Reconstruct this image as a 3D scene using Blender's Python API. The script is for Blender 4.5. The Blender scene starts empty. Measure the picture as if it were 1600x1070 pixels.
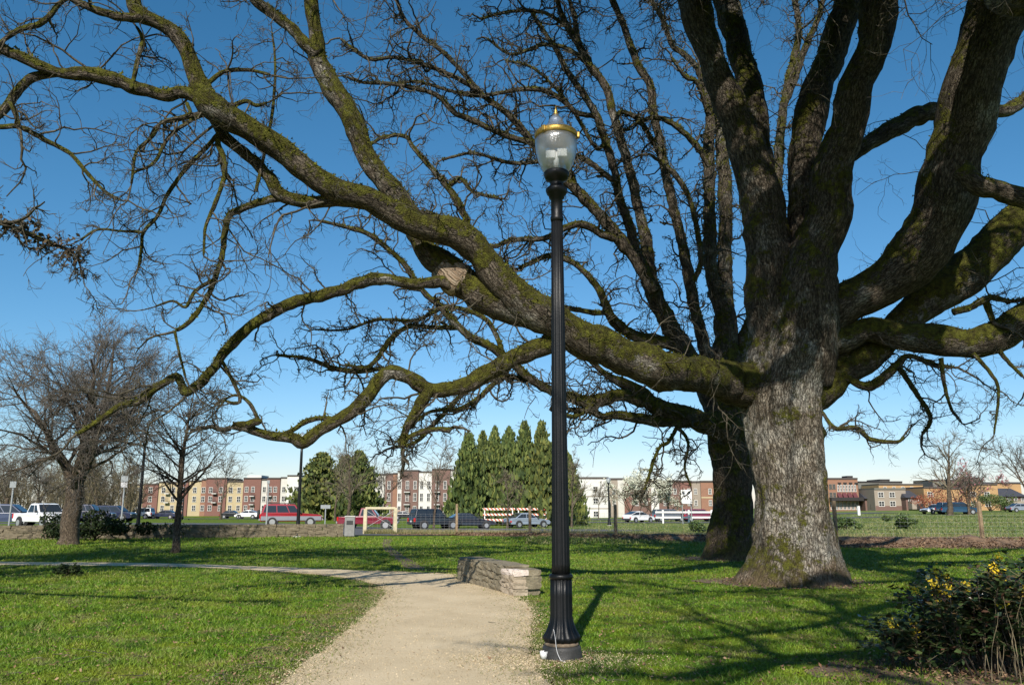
import bpy, bmesh, math, random
import numpy as np
from mathutils import Vector, Matrix, noise as mnoise

C = bpy.context.scene.collection
scn = bpy.context.scene
rad = math.radians
random.seed(11)
RNG = np.random.default_rng(11)

# ------------------------------------------------------------------ camera, sky, sun
F, CX, CY, HOR, EYE = 1280.0, 800.0, 535.0, 793.0, 1.6      # focal length etc. in photograph pixels
TH = math.atan((HOR - CY) / F)
cam = bpy.data.cameras.new('camera')
cam.sensor_width = 36.0
cam.lens = F / 1600.0 * 36.0
cam.clip_start = 0.1
cam.clip_end = 6000
camo = bpy.data.objects.new('camera', cam)
camo.location = (0, 0, EYE)
camo.rotation_euler = (math.pi / 2 + TH, 0, 0)
C.objects.link(camo)
scn.camera = camo

SUN_EL, SUN_AZ = rad(36.5), rad(9.5)             # light travels away from the camera and a little to the right
ldir = Vector((math.sin(SUN_AZ) * math.cos(SUN_EL), math.cos(SUN_AZ) * math.cos(SUN_EL), -math.sin(SUN_EL)))
world = bpy.data.worlds.new('World')
scn.world = world
world.use_nodes = True
wn = world.node_tree
sky = wn.nodes.new('ShaderNodeTexSky')
sky.sky_type = 'NISHITA'
sky.sun_disc = False
sky.sun_elevation = SUN_EL
sky.sun_rotation = math.atan2(-ldir.x, -ldir.y)
sky.altitude = 0
sky.air_density = 1.0
sky.dust_density = 0.3
sky.ozone_density = 6.0
bg = wn.nodes['Background']
bg.inputs[1].default_value = 0.093
sep = wn.nodes.new('ShaderNodeSeparateColor'); com = wn.nodes.new('ShaderNodeCombineColor')     # a slightly deeper blue: red falls off faster
pw = wn.nodes.new('ShaderNodeMath'); pw.operation = 'POWER'; pw.inputs[1].default_value = 1.42
ml_ = wn.nodes.new('ShaderNodeMath'); ml_.operation = 'MULTIPLY'; ml_.inputs[1].default_value = 4.64 ** -0.42
wn.links.new(sky.outputs[0], sep.inputs[0]); wn.links.new(sep.outputs[0], pw.inputs[0]); wn.links.new(pw.outputs[0], ml_.inputs[0]); wn.links.new(ml_.outputs[0], com.inputs[0])
pg = wn.nodes.new('ShaderNodeMath'); pg.operation = 'POWER'; pg.inputs[1].default_value = 1.03
mg = wn.nodes.new('ShaderNodeMath'); mg.operation = 'MULTIPLY'; mg.inputs[1].default_value = 7.0 ** -0.03
wn.links.new(sep.outputs[1], pg.inputs[0]); wn.links.new(pg.outputs[0], mg.inputs[0]); wn.links.new(mg.outputs[0], com.inputs[1]); wn.links.new(sep.outputs[2], com.inputs[2]); wn.links.new(com.outputs[0], bg.inputs[0])
sun = bpy.data.lights.new('sun', 'SUN')
sun.energy = 4.9
sun.angle = rad(0.53)
sun.color = (1.0, 0.94, 0.85)
suno = bpy.data.objects.new('sun', sun)
suno.rotation_euler = ldir.to_track_quat('-Z', 'Y').to_euler()
suno.location = (0, -10, 30)
C.objects.link(suno)
scn.view_settings.view_transform = 'Standard'
scn.view_settings.look = 'None'
scn.view_settings.exposure = 0.45
scn.view_settings.gamma = 1
scn.view_settings.use_curve_mapping = False
scn.cycles.max_bounces = 6
scn.cycles.transparent_max_bounces = 12
scn.cycles.caustics_reflective = False
scn.cycles.caustics_refractive = False

# ------------------------------------------------------------------ helpers
def ray(x, y):
    u, v = (x - CX) / F, (CY - y) / F
    return np.array([u, math.cos(TH) - v * math.sin(TH), math.sin(TH) + v * math.cos(TH)])

def at(x, y, D):
    d = ray(x, y)
    return np.array([0, 0, EYE]) + d * (D / d[1])

def wid(x, y, D, w):                     # metres of w pixels there
    return w * (D / ray(x, y)[1]) / F

def gp(x, y, z=0.0):
    d = ray(x, y)
    return np.array([0, 0, EYE]) + d * ((z - EYE) / d[2])

def sstep(a, b, x):
    t = np.clip((x - a) / (b - a), 0, 1)
    return t * t * (3 - 2 * t)

def terr(x, y):
    x = np.asarray(x, float); y = np.asarray(y, float)
    s = 800 + 1253 * x / np.maximum(y, 25)
    za = np.interp(s, [0, 450, 560, 620, 1000, 1150, 1280, 1400, 1600], [.2, .15, -.1, -.27, -.32, -.3, .1, .35, .4])
    zb = np.interp(s, [0, 450, 700, 1000, 1150, 1280, 1400, 1600], [-.3, -.35, -.4, -.3, -.2, .9, 1.1, 1.1])
    return za * sstep(44, 70, y) + (zb - za) * sstep(75, 175, y)

def put(px, D, ypix=806):
    p = at(px, ypix, D)
    return Vector((p[0], D, float(terr(p[0], D))))

def S(r, g, b):
    f = lambda c: (c / 255 / 12.92) if c <= 10 else ((c / 255 + .055) / 1.055) ** 2.4
    return (f(r), f(g), f(b))

def tag(o, label=None, cat=None, group=None, kind=None):
    if label: o['label'] = label
    if cat: o['category'] = cat
    if group: o['group'] = group
    if kind: o['kind'] = kind
    return o

def empty(name, loc, rz=0.0, label=None, cat=None, group=None):
    o = bpy.data.objects.new(name, None)
    o.location = loc
    o.rotation_euler = (0, 0, rz)
    o.empty_display_size = 0.3
    C.objects.link(o)
    return tag(o, label, cat, group)

def link(name, me, parent=None, loc=(0, 0, 0), rot=(0, 0, 0), scale=(1, 1, 1)):
    o = bpy.data.objects.new(name, me)
    C.objects.link(o)
    o.location = loc; o.rotation_euler = rot; o.scale = scale
    if parent is not None: o.parent = parent
    return o

def np_mesh(name, V, faces, mat, smooth=False, attr=None):
    """V (n,3); faces: list of arrays (m,k)"""
    me = bpy.data.meshes.new(name)
    V = np.ascontiguousarray(V, dtype=np.float32)
    fl = [np.ascontiguousarray(f, dtype=np.int32) for f in faces if len(f)]
    idx = np.concatenate([f.ravel() for f in fl])
    tot = np.concatenate([np.full(len(f), f.shape[1], np.int32) for f in fl])
    st = np.concatenate([[0], np.cumsum(tot)[:-1]]).astype(np.int32)
    me.vertices.add(len(V)); me.vertices.foreach_set('co', V.ravel())
    me.loops.add(len(idx)); me.loops.foreach_set('vertex_index', idx)
    me.polygons.add(len(tot)); me.polygons.foreach_set('loop_start', st)
    try: me.polygons.foreach_set('loop_total', tot)
    except Exception: pass
    if smooth: me.polygons.foreach_set('use_smooth', np.ones(len(tot), dtype=bool))
    if attr is not None:
        a = me.attributes.new('bark_co', 'FLOAT_VECTOR', 'POINT')
        a.data.foreach_set('vector', np.ascontiguousarray(attr, dtype=np.float32).ravel())
    me.update(calc_edges=True)
    me.validate()
    if mat is not None: me.materials.append(mat)
    return me

class MB:
    """collects shapes and links them as one mesh object"""
    def __init__(s): s.v = []; s.f = []
    def poly(s, pts):
        n = len(s.v); s.v += [tuple(p) for p in pts]; s.f.append(tuple(range(n, n + len(pts)))); return s
    def box(s, c, d, rz=0.0, taper=1.0, rx=0.0):
        n = len(s.v); M = Matrix.Rotation(rz, 3, 'Z') @ Matrix.Rotation(rx, 3, 'X')
        for z in (-.5, .5):
            k = taper if z > 0 else 1
            for x, y in ((-.5, -.5), (.5, -.5), (.5, .5), (-.5, .5)):
                p = M @ Vector((x * d[0] * k, y * d[1] * k, z * d[2])); s.v.append((p.x + c[0], p.y + c[1], p.z + c[2]))
        for q in ((3, 2, 1, 0), (4, 5, 6, 7), (0, 1, 5, 4), (1, 2, 6, 5), (2, 3, 7, 6), (3, 0, 4, 7)):
            s.f.append(tuple(n + i for i in q))
        return s
    def lathe(s, prof, seg=24, c=(0, 0, 0), flute=0.0, nfl=0):
        n = len(s.v)
        for r, z in prof:
            for k in range(seg):
                a = 2 * math.pi * k / seg
                rr = r * (1 - flute * (0.5 - 0.5 * math.cos(nfl * a))) if flute else r
                s.v.append((c[0] + rr * math.cos(a), c[1] + rr * math.sin(a), c[2] + z))
        for i in range(len(prof) - 1):
            for k in range(seg):
                a, b = n + i * seg + k, n + i * seg + (k + 1) % seg
                s.f.append((a, b, b + seg, a + seg))
        s.f.append(tuple(n + k for k in range(seg))[::-1])
        m = n + (len(prof) - 1) * seg
        s.f.append(tuple(m + k for k in range(seg)))
        return s
    def prism(s, prof, hw):
        """prof: (x,z) outline seen from the side; hw(x,z): half width; across y"""
        n = len(s.v); m = len(prof)
        for sd in (-1, 1):
            for x, z in prof: s.v.append((x, sd * hw(x, z), z))
        s.f.append(tuple(n + i for i in range(m))); s.f.append(tuple(n + m + i for i in range(m))[::-1])
        for i in range(m):
            j = (i + 1) % m
            s.f.append((n + j, n + i, n + m + i, n + m + j))
        return s
    def cyl(s, c, r, h, seg=16, axis='z', r2=None):
        n = len(s.v); r2 = r if r2 is None else r2
        for e, rr in ((-.5, r), (.5, r2)):
            for k in range(seg):
                a = 2 * math.pi * k / seg; p = (rr * math.cos(a), rr * math.sin(a), e * h)
                if axis == 'y': p = (p[0], p[2], p[1])
                if axis == 'x': p = (p[2], p[0], p[1])
                s.v.append((p[0] + c[0], p[1] + c[1], p[2] + c[2]))
        for k in range(seg):
            s.f.append((n + k, n + (k + 1) % seg, n + seg + (k + 1) % seg, n + seg + k))
        s.f.append(tuple(n + k for k in range(seg))[::-1]); s.f.append(tuple(n + seg + k for k in range(seg)))
        return s
    def tube(s, P, R, sides=6):
        V, Fq, _ = tube_arrays(np.array(P, float), np.array(R, float), sides)
        n = len(s.v); s.v += [tuple(p) for p in V]; s.f += [tuple(int(i) + n for i in q) for q in Fq]; return s
    def mesh(s, name, mat, smooth=False, bevel=0.0, seg=1):
        bm = bmesh.new(); vs = [bm.verts.new(p) for p in s.v]
        for f in s.f:
            try: bm.faces.new([vs[i] for i in f])
            except ValueError: pass
        bmesh.ops.recalc_face_normals(bm, faces=bm.faces)
        if bevel:
            bmesh.ops.bevel(bm, geom=[e for e in bm.edges], offset=bevel, segments=seg, affect='EDGES', profile=0.5, clamp_overlap=True)
        for f in bm.faces: f.smooth = smooth
        me = bpy.data.meshes.new(name); bm.to_mesh(me); bm.free()
        if smooth == 'auto':
            pass
        me.materials.append(mat); return me
    def build(s, name, mat, parent=None, smooth=False, bevel=0.0, loc=(0, 0, 0), seg=1):
        return link(name, s.mesh(name, mat, smooth, bevel, seg), parent, loc)

def tube_arrays(P, R, sides, lobes=None):
    n = len(P)
    T = np.gradient(P, axis=0); T /= np.linalg.norm(T, axis=1)[:, None] + 1e-9
    ref = np.array([0, 0, 1.0]) if abs(T[0][2]) < .8 else np.array([0, -1.0, 0])
    u = np.cross(T[0], ref); u /= np.linalg.norm(u)
    ang = np.arange(sides) * 2 * math.pi / sides
    V = np.zeros((n, sides, 3)); A = np.zeros((n, sides, 3)); L = 0
    for i in range(n):
        u = u - T[i] * np.dot(u, T[i]); u /= np.linalg.norm(u) + 1e-9
        w = np.cross(T[i], u)
        if i: L += np.linalg.norm(P[i] - P[i - 1])
        rr = R[i] * (lobes(i, ang) if lobes else 1.0)
        V[i] = P[i] + np.outer(np.cos(ang) * rr, u) + np.outer(np.sin(ang) * rr, w)
        A[i, :, 0] = np.cos(ang) * R[i]; A[i, :, 1] = np.sin(ang) * R[i]; A[i, :, 2] = L
    i, k = np.meshgrid(np.arange(n - 1), np.arange(sides), indexing='ij')
    a = i * sides + k; b = i * sides + (k + 1) % sides
    Fq = np.stack([a, b, b + sides, a + sides], -1).reshape(-1, 4)
    return V.reshape(-1, 3), Fq, A.reshape(-1, 3)

def batch_tubes(P, R, sides):
    """P (B,n,3) R (B,n): many thin tubes at once"""
    B, n, _ = P.shape
    T = np.gradient(P, axis=1); T /= np.linalg.norm(T, axis=2)[..., None] + 1e-9
    m = T.mean(axis=1); ref = np.where((np.abs(m[:, 2:3]) < .8), [[0, 0, 1.0]], [[1.0, 0, 0]])
    u = np.cross(T, ref[:, None, :]); u /= np.linalg.norm(u, axis=2)[..., None] + 1e-9
    w = np.cross(T, u)
    ang = np.arange(sides) * 2 * math.pi / sides
    V = P[:, :, None, :] + R[:, :, None, None] * (np.cos(ang)[None, None, :, None] * u[:, :, None, :] + np.sin(ang)[None, None, :, None] * w[:, :, None, :])
    b, i, k = np.meshgrid(np.arange(B), np.arange(n - 1), np.arange(sides), indexing='ij')
    o = b * n * sides
    a = o + i * sides + k; c = o + i * sides + (k + 1) % sides
    return V.reshape(-1, 3), np.stack([a, c, c + sides, a + sides], -1).reshape(-1, 4)

def merge(parts):
    Vs, Fs, o = [], [], 0
    for V, Fq in parts:
        Vs.append(V); Fs.append(Fq + o); o += len(V)
    return np.concatenate(Vs), Fs

def nrm(a): return a / (np.linalg.norm(a, axis=-1)[..., None] + 1e-9)

def grow(start, d, length, r0, r1, nseg, wob, trop=(0, 0, 0), rng=RNG):
    B = len(start); P = np.zeros((B, nseg + 1, 3)); P[:, 0] = start; d = nrm(np.array(d, float))
    trop = np.array(trop, float)
    for i in range(nseg):
        d = nrm(d + wob * rng.normal(size=(B, 3)) + trop)
        P[:, i + 1] = P[:, i] + d * (np.asarray(length) / nseg).reshape(-1, 1)
    t = np.linspace(0, 1, nseg + 1)[None]
    R = np.asarray(r0).reshape(-1, 1) * (1 - t) + np.asarray(r1).reshape(-1, 1) * t
    return P, np.broadcast_to(R, (B, nseg + 1)).copy()

def kids(P, R, per, tmin, amin, amax, rng=RNG, tmax=1.0):
    B, n, _ = P.shape
    b = np.repeat(np.arange(B), per); N = len(b)
    t = (tmin + (tmax - tmin) * rng.random(N)) * (n - 1.001); i = t.astype(int); f = (t - i)[:, None]
    st = P[b, i] * (1 - f) + P[b, i + 1] * f
    tg = nrm(P[b, i + 1] - P[b, i])
    q = rng.normal(size=(N, 3)); q = nrm(q - tg * (q * tg).sum(1)[:, None])
    a = (amin + (amax - amin) * rng.random(N))[:, None]
    return st, tg * np.cos(a) + q * np.sin(a), R[b, i], t / (n - 1)

# ------------------------------------------------------------------ materials
class NT:
    def __init__(s, name):
        s.m = bpy.data.materials.new(name); s.m.use_nodes = True
        s.t = s.m.node_tree; s.b = s.t.nodes['Principled BSDF']
    def n(s, typ, ins=None, **kw):
        nd = s.t.nodes.new('ShaderNode' + typ)
        for k, v in kw.items(): setattr(nd, k, v)
        for k, v in (ins or {}).items(): s.set(nd.inputs[k], v)
        return nd
    def set(s, sock, v):
        if isinstance(v, bpy.types.NodeSocket): s.t.links.new(v, sock)
        else:
            if isinstance(v, tuple) and len(v) == 3 and sock.type == 'RGBA': v = v + (1,)
            sock.default_value = v
    def noise(s, vec, scale, detail=4, rough=.6):
        nd = s.n('TexNoise', {'Scale': scale, 'Detail': detail, 'Roughness': rough})
        if vec is not None: s.set(nd.inputs['Vector'], vec)
        return nd.outputs['Fac']
    def ramp(s, fac, stops):
        r = s.n('ValToRGB'); cr = r.color_ramp
        while len(cr.elements) < len(stops): cr.elements.new(.5)
        for e, (p, c) in zip(cr.elements, stops):
            e.position = p; e.color = (c + (1,)) if isinstance(c, tuple) else (c, c, c, 1)
        s.set(r.inputs[0], fac); return r.outputs[0]
    def mix(s, fac, a, b, blend='MIX'):
        nd = s.n('Mix', data_type='RGBA', blend_type=blend)
        s.set(nd.inputs[0], fac); s.set(nd.inputs[6], a); s.set(nd.inputs[7], b); return nd.outputs[2]
    def math(s, op, a, b=0.0, clamp=False):
        nd = s.n('Math', operation=op, use_clamp=clamp); s.set(nd.inputs[0], a); s.set(nd.inputs[1], b); return nd.outputs[0]
    def mapr(s, v, a, b, c=0.0, d=1.0):
        nd = s.n('MapRange', {'From Min': a, 'From Max': b, 'To Min': c, 'To Max': d}); s.set(nd.inputs['Value'], v); return nd.outputs[0]
    def scale(s, vec, sc):
        nd = s.n('VectorMath', operation='MULTIPLY'); s.set(nd.inputs[0], vec); nd.inputs[1].default_value = sc; return nd.outputs[0]
    def bump(s, h, strength=.5, dist=.02):
        nd = s.n('Bump', {'Strength': strength, 'Distance': dist}); s.set(nd.inputs['Height'], h); s.set(s.b.inputs['Normal'], nd.outputs[0])
    def col(s, c): s.set(s.b.inputs['Base Color'], c)
    def rough(s, r): s.set(s.b.inputs['Roughness'], r)
    def obj(s): return s.n('TexCoord').outputs['Object']
    def pos(s): return s.n('NewGeometry').outputs['Position']

def mk(name, col, rough=.7, var=.15, sc=3.0, bump=0.0, bsc=30.0, metal=0.0, coat=0.0, spec=None):
    t = NT(name); p = t.obj()
    nf = t.noise(p, sc)
    lo = tuple(c * (1 - var) for c in col); hi = tuple(min(1, c * (1 + var)) for c in col)
    t.col(t.ramp(nf, [(.3, lo), (.7, hi)])); t.rough(rough); t.b.inputs['Metallic'].default_value = metal
    t.b.inputs['Coat Weight'].default_value = coat
    if spec is not None: t.b.inputs['Specular IOR Level'].default_value = spec
    if bump: t.bump(t.noise(p, bsc, 5), bump, .02)
    return t.m

def bark(name, base, dark, moss_amt, fsc=30.0, lichen=(.34, .33, .29), lich=.5, stretch=.3, foot=0.0):
    t = NT(name)
    a = t.n('Attribute', attribute_name='bark_co').outputs['Vector']
    p = t.pos()
    wob = t.n('TexNoise', {'Scale': 9.0, 'Detail': 3.0}); t.set(wob.inputs['Vector'], a)
    v = t.n('VectorMath', operation='ADD'); t.set(v.inputs[0], t.scale(a, (1, 1, stretch))); t.set(v.inputs[1], t.scale(wob.outputs['Color'], (.10, .10, .10)))
    vo = t.n('TexVoronoi', {'Scale': fsc * .75}, feature='DISTANCE_TO_EDGE'); t.set(vo.inputs['Vector'], v.outputs[0])
    crack = t.mapr(vo.outputs['Distance'], .0, .13)
    fine = t.noise(t.scale(a, (1, 1, stretch)), fsc, 6, .68)
    rid = t.noise(t.scale(a, (1, 1, .13)), 7.5, 4, .6)
    big = t.noise(p, 1.1, 5, .65)
    c = t.mix(t.mapr(fine, .40, .60), dark, base)
    c = t.mix(t.mapr(big, .60 - .16 * lich, .70 - .12 * lich), c, t.mix(t.mapr(fine, .38, .60), tuple(x * .33 for x in lichen), lichen))
    c = t.mix(t.math('MULTIPLY', t.math('SUBTRACT', 1.0, crack), .72), c, tuple(x * .45 for x in dark))
    c = t.mix(t.mapr(rid, .36, .46, .55, 0), c, tuple(x * .5 for x in dark))
    nz = t.n('SeparateXYZ'); t.set(nz.inputs[0], t.n('NewGeometry').outputs['Normal'])
    m1 = t.noise(p, 1.9, 6, .7); m2 = t.noise(p, 16, 4)
    mm = t.math('ADD', t.math('MULTIPLY', nz.outputs['Z'], .40), t.math('ADD', t.math('MULTIPLY', m1, 1.7), t.math('MULTIPLY', m2, .4)))
    mask = t.mapr(mm, 1.40 - moss_amt, 1.55 - moss_amt)
    mcol = t.ramp(t.noise(p, 8, 6, .72), [(.27, (.022, .016, .005)), (.44, (.052, .047, .009)), (.58, (.098, .099, .013)), (.76, (.165, .178, .022))])
    c = t.mix(mask, c, mcol)
    if foot:
        pz = t.n('SeparateXYZ'); t.set(pz.inputs[0], p)
        c = t.mix(t.math('MULTIPLY', t.mapr(t.math('ADD', pz.outputs['Z'], t.math('MULTIPLY', t.noise(p, 1.7, 5), 1.6)), 1.35, .75), foot), c, t.mix(t.mapr(fine, .35, .62), (.075, .048, .028), (.21, .15, .095)))
    t.col(c); t.rough(.93); t.b.inputs['Specular IOR Level'].default_value = .2
    h = t.math('ADD', t.math('MULTIPLY', crack, .5), t.math('ADD', t.math('MULTIPLY', fine, .8), t.math('MULTIPLY', rid, .8)))
    h = t.math('ADD', h, t.math('MULTIPLY', t.math('MULTIPLY', mask, t.noise(p, 40, 3)), 1.4))
    t.bump(h, 1.0, .04)
    return t.m

M = {}
M['trunk'] = bark('pale_oak_bark', (.25, .215, .165), (.062, .047, .031), .28, 26.0, (.43, .40, .335), .75, .30, .85)
M['trunk2'] = bark('brown_oak_bark', (.15, .115, .08), (.05, .037, .025), .38, 26.0, (.34, .32, .28), .2, .34, .7)
M['limb'] = bark('mossy_limb_bark', (.17, .14, .105), (.042, .032, .022), .53, 30.0, (.36, .34, .29), .4)
M['stem'] = bark('shade_dark_stem_bark', (.145, .12, .09), (.04, .03, .02), .33, 26.0, (.31, .29, .245), .3)  # bark made darker in colour, in place of deep shade on the stems
M['treebark'] = bark('brown_tree_bark', (.20, .155, .11), (.07, .05, .035), .10, 30.0, (.3, .27, .22), .2)

def twigmat(name, lo, hi):
    t = NT(name); p = t.pos()
    t.col(t.ramp(t.noise(p, 7, 5, .7), [(.32, lo), (.52, tuple((a + b) / 2 * .8 for a, b in zip(lo, hi))), (.7, hi)])); t.rough(.9)
    t.b.inputs['Specular IOR Level'].default_value = .2
    return t.m
M['twig'] = twigmat('lichened_twig', (.022, .018, .013), (.17, .16, .12))
M['branch'] = twigmat('dark_branch', (.03, .025, .016), (.14, .12, .085))
M['twig_tan'] = twigmat('tan_twig', (.10, .088, .074), (.21, .19, .165))
M['twig_dark'] = twigmat('dark_twig', (.035, .028, .022), (.13, .105, .075))
M['twig_far'] = twigmat('far_twig', (.12, .10, .07), (.24, .205, .14))
t = NT('moss'); t.col(t.ramp(t.noise(t.pos(), 11, 4, .7), [(.3, (.03, .027, .005)), (.5, (.08, .083, .010)), (.72, (.165, .18, .02))])); t.rough(1.0); t.b.inputs['Specular IOR Level'].default_value = .1
M['moss'] = t.m

def grass_nodes(t, p, blade=False):
    big = t.noise(p, .42, 5, .65); mid = t.noise(p, 1.7, 6, .72); sm = t.noise(p, 7.5, 4, .7)
    c = t.ramp(mid, [(.30, (.030, .066, .003)), (.44, (.068, .140, .004)), (.55, (.112, .176, .005)), (.70, (.215, .245, .014))])
    c = t.mix(t.mapr(sm, .52, .68, 0, .6), c, (.034, .062, .012))
    c = t.mix(t.mapr(big, .48, .66, 0, .55), c, (.215, .225, .022))
    dry = t.mapr(t.noise(p, 1.35, 7, .78), .53, .66, 0, .9)
    c = t.mix(dry, c, t.ramp(sm, [(.35, (.13, .095, .045)), (.6, (.25, .20, .10))]))
    return c
t = NT('lawn_ground'); p = t.pos(); c = grass_nodes(t, p)
f = t.noise(p, 60, 4, .7); c = t.mix(t.mapr(f, .3, .7, 0, .65), c, t.mix(.5, c, (.02, .028, .006)))
sx = t.n('SeparateXYZ'); t.set(sx.inputs[0], p)
# the unmown field beyond the fence on the right is paler and drier
fld = t.math('MULTIPLY', t.mapr(sx.outputs['Y'], 36, 40), t.mapr(t.math('DIVIDE', sx.outputs['X'], sx.outputs['Y']), .03, .14))
fc = t.ramp(t.noise(p, .45, 6, .7), [(.3, (.06, .10, .018)), (.5, (.125, .17, .035)), (.7, (.20, .21, .075))])
t.col(t.mix(fld, c, fc)); t.rough(.95); t.b.inputs['Specular IOR Level'].default_value = .15
t.bump(t.noise(p, 35, 4, .7), .8, .04)
M['lawn'] = t.m
t = NT('grass_blade'); p = t.pos(); c = grass_nodes(t, p)
rnd = t.n('NewGeometry').outputs['Random Per Island']
c = t.mix(t.mapr(rnd, 0, 1, 0, .55), c, t.mix(t.mapr(rnd, .8, .96), (.11, .22, .02), (.28, .22, .10)))
t.col(c); t.rough(.6); t.b.inputs['Specular IOR Level'].default_value = .25
M['blade'] = t.m
t = NT('dry_grass'); t.col(t.ramp(t.n('NewGeometry').outputs['Random Per Island'], [(0, (.09, .105, .03)), (.5, (.17, .165, .06)), (1, (.33, .26, .14))])); t.rough(.9)
M['dryblade'] = t.m
t = NT('path_gravel'); p = t.pos()
c = t.ramp(t.noise(p, 1.2, 6, .7), [(.25, (.44, .35, .215)), (.55, (.56, .455, .295)), (.8, (.62, .51, .345))])
g = t.n('TexVoronoi', {'Scale': 55.0}); t.set(g.inputs['Vector'], p)
c = t.mix(t.mapr(t.noise(p, .55, 5, .7), .45, .7, 0, .42), c, (.40, .315, .195))
c = t.mix(t.mapr(g.outputs['Distance'], .1, .9, 0, .35), c, (.30, .23, .14))
c = t.mix(t.mapr(t.noise(p, 130, 3, .8), .62, .72, 0, .6), c, (.16, .12, .07))
t.col(c); t.rough(.95); t.bump(t.math('ADD', g.outputs['Distance'], t.noise(p, 22, 5)), .5, .012)
M['path'] = t.m
M['soil'] = mk('bare_soil', (.115, .075, .045), .95, .45, 4, .8, 30)
M['litter'] = mk('leaf_litter_ground', (.17, .105, .06), .95, .5, 5, .8, 25)
M['asphalt'] = mk('asphalt', (.075, .075, .078), .9, .25, 1.5, .3, 80)
M['kerb'] = mk('kerb_concrete', (.42, .41, .38), .9, .15, 3)
M['stone'] = None
def stone_mat(name, a, b, c3):
    t = NT(name); p = t.obj(); oi = t.n('ObjectInfo').outputs['Random']
    k = t.ramp(t.noise(t.pos(), 6, 6, .7), [(.28, a), (.5, b), (.74, c3)])
    k = t.mix(t.mapr(oi, 0, 1, 0, .5), k, t.mix(.5, k, (.30, .24, .16)))
    k = t.mix(t.mapr(t.noise(t.pos(), 18, 4), .6, .7, 0, .6), k, (.07, .06, .045))
    t.col(k); t.rough(.95); t.bump(t.noise(t.pos(), 22, 6, .75), 1.0, .03); return t.m
M['stone'] = stone_mat('bench_stone', (.10, .085, .055), (.20, .17, .11), (.30, .26, .18))
M['stone_pink'] = stone_mat('pink_stone', (.27, .215, .15), (.38, .31, .225), (.48, .40, .30))
M['stone_white'] = stone_mat('pale_painted_stone', (.62, .50, .43), (.72, .62, .55), (.76, .70, .64))
M['shaded_wallstone'] = stone_mat('shaded_wall_stone', (.06, .05, .034), (.14, .115, .075), (.22, .185, .12))  # stone colour darkened to stand in for tree shade on the long wall
M['black'] = mk('black_lamp_paint', (.006, .0065, .007), .42, .3, 6, .12, 70, spec=.28)
M['drum'] = mk('dusty_black_iron', (.030, .029, .027), .6, .4, 9, .3, 60)
M['seal'] = mk('brown_sealant', (.16, .12, .08), .9, .3, 30)
M['gold'] = mk('gold_band', (.40, .26, .06), .42, .35, 25, .2, 60, metal=.7)
M['white'] = mk('white_paint', (.78, .77, .74), .6, .05, 5)
M['wood'] = mk('weathered_post', (.24, .17, .10), .9, .4, 6, .6, 30)
M['palewood'] = mk('pale_new_post', (.50, .44, .29), .85, .2, 6, .4, 30)
M['wire'] = mk('galvanised_wire', (.42, .42, .42), .5, .1, 6)
M['grey'] = mk('grey_metal', (.20, .20, .195), .6, .15, 6)
M['steel'] = mk('sign_post_steel', (.26, .28, .28), .5, .15, 6, metal=.3)
M['leafdark'] = None
t = NT('globe_glass')
tr = t.n('BsdfTransparent', {'Color': (.93, .95, .96)}); gl = t.n('BsdfGlossy', {'Color': (.9, .92, .95), 'Roughness': .28}); df = t.n('BsdfTranslucent', {'Color': (.75, .78, .8)}); d2 = t.n('BsdfDiffuse', {'Color': (.75, .78, .8)})
vo = t.n('TexVoronoi', {'Scale': 55.0}); t.set(vo.inputs['Vector'], t.obj())
bp = t.n('Bump', {'Strength': .35, 'Distance': .01}); t.set(bp.inputs['Height'], vo.outputs['Distance'])
for s_ in (gl, df, d2): t.t.links.new(bp.outputs[0], s_.inputs['Normal'])
m1 = t.n('MixShader', {0: .5}); t.t.links.new(df.outputs[0], m1.inputs[1]); t.t.links.new(d2.outputs[0], m1.inputs[2])
m2 = t.n('MixShader', {0: .33}); t.t.links.new(tr.outputs[0], m2.inputs[1]); t.t.links.new(m1.outputs[0], m2.inputs[2])
lw = t.n('LayerWeight', {'Blend': .35}); m3 = t.n('MixShader'); t.t.links.new(lw.outputs['Facing'], m3.inputs[0]); t.t.links.new(m2.outputs[0], m3.inputs[1]); t.t.links.new(gl.outputs[0], m3.inputs[2])
t.t.links.new(m3.outputs[0], t.t.nodes['Material Output'].inputs['Surface'])
M['globe'] = t.m
M['bare_wood'] = bark('bare_scarred_wood', (.42, .34, .25), (.2, .14, .09), -.15, 12.0, (.5, .44, .36), .5, .12)
t = NT('dark_window'); t.col((.02, .024, .028)); t.rough(.08); t.b.inputs['Specular IOR Level'].default_value = .7
M['glass'] = t.m
t = NT('pale_window'); t.col(t.ramp(t.noise(t.pos(), .9, 3), [(.35, (.05, .06, .07)), (.65, (.22, .24, .26))])); t.rough(.1); t.b.inputs['Specular IOR Level'].default_value = .7
M['pane'] = t.m
M['tyre'] = mk('tyre_rubber', (.02, .02, .02), .9)
M['rim'] = mk('wheel_rim', (.45, .45, .46), .35, .05, metal=.6)
M['trim'] = mk('dark_trim', (.03, .03, .032), .6)
M['chrome'] = mk('chrome_bumper', (.5, .5, .5), .3, .05, metal=.7)
M['redlamp'] = mk('red_lamp_lens', (.45, .012, .012), .25)
M['headlamp'] = mk('clear_lamp_lens', (.7, .7, .7), .15)
M['plate'] = mk('number_plate', (.6, .62, .64), .5)
def paint(name, c): return mk(name, c, .28, .04, 2, coat=.5)

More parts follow.
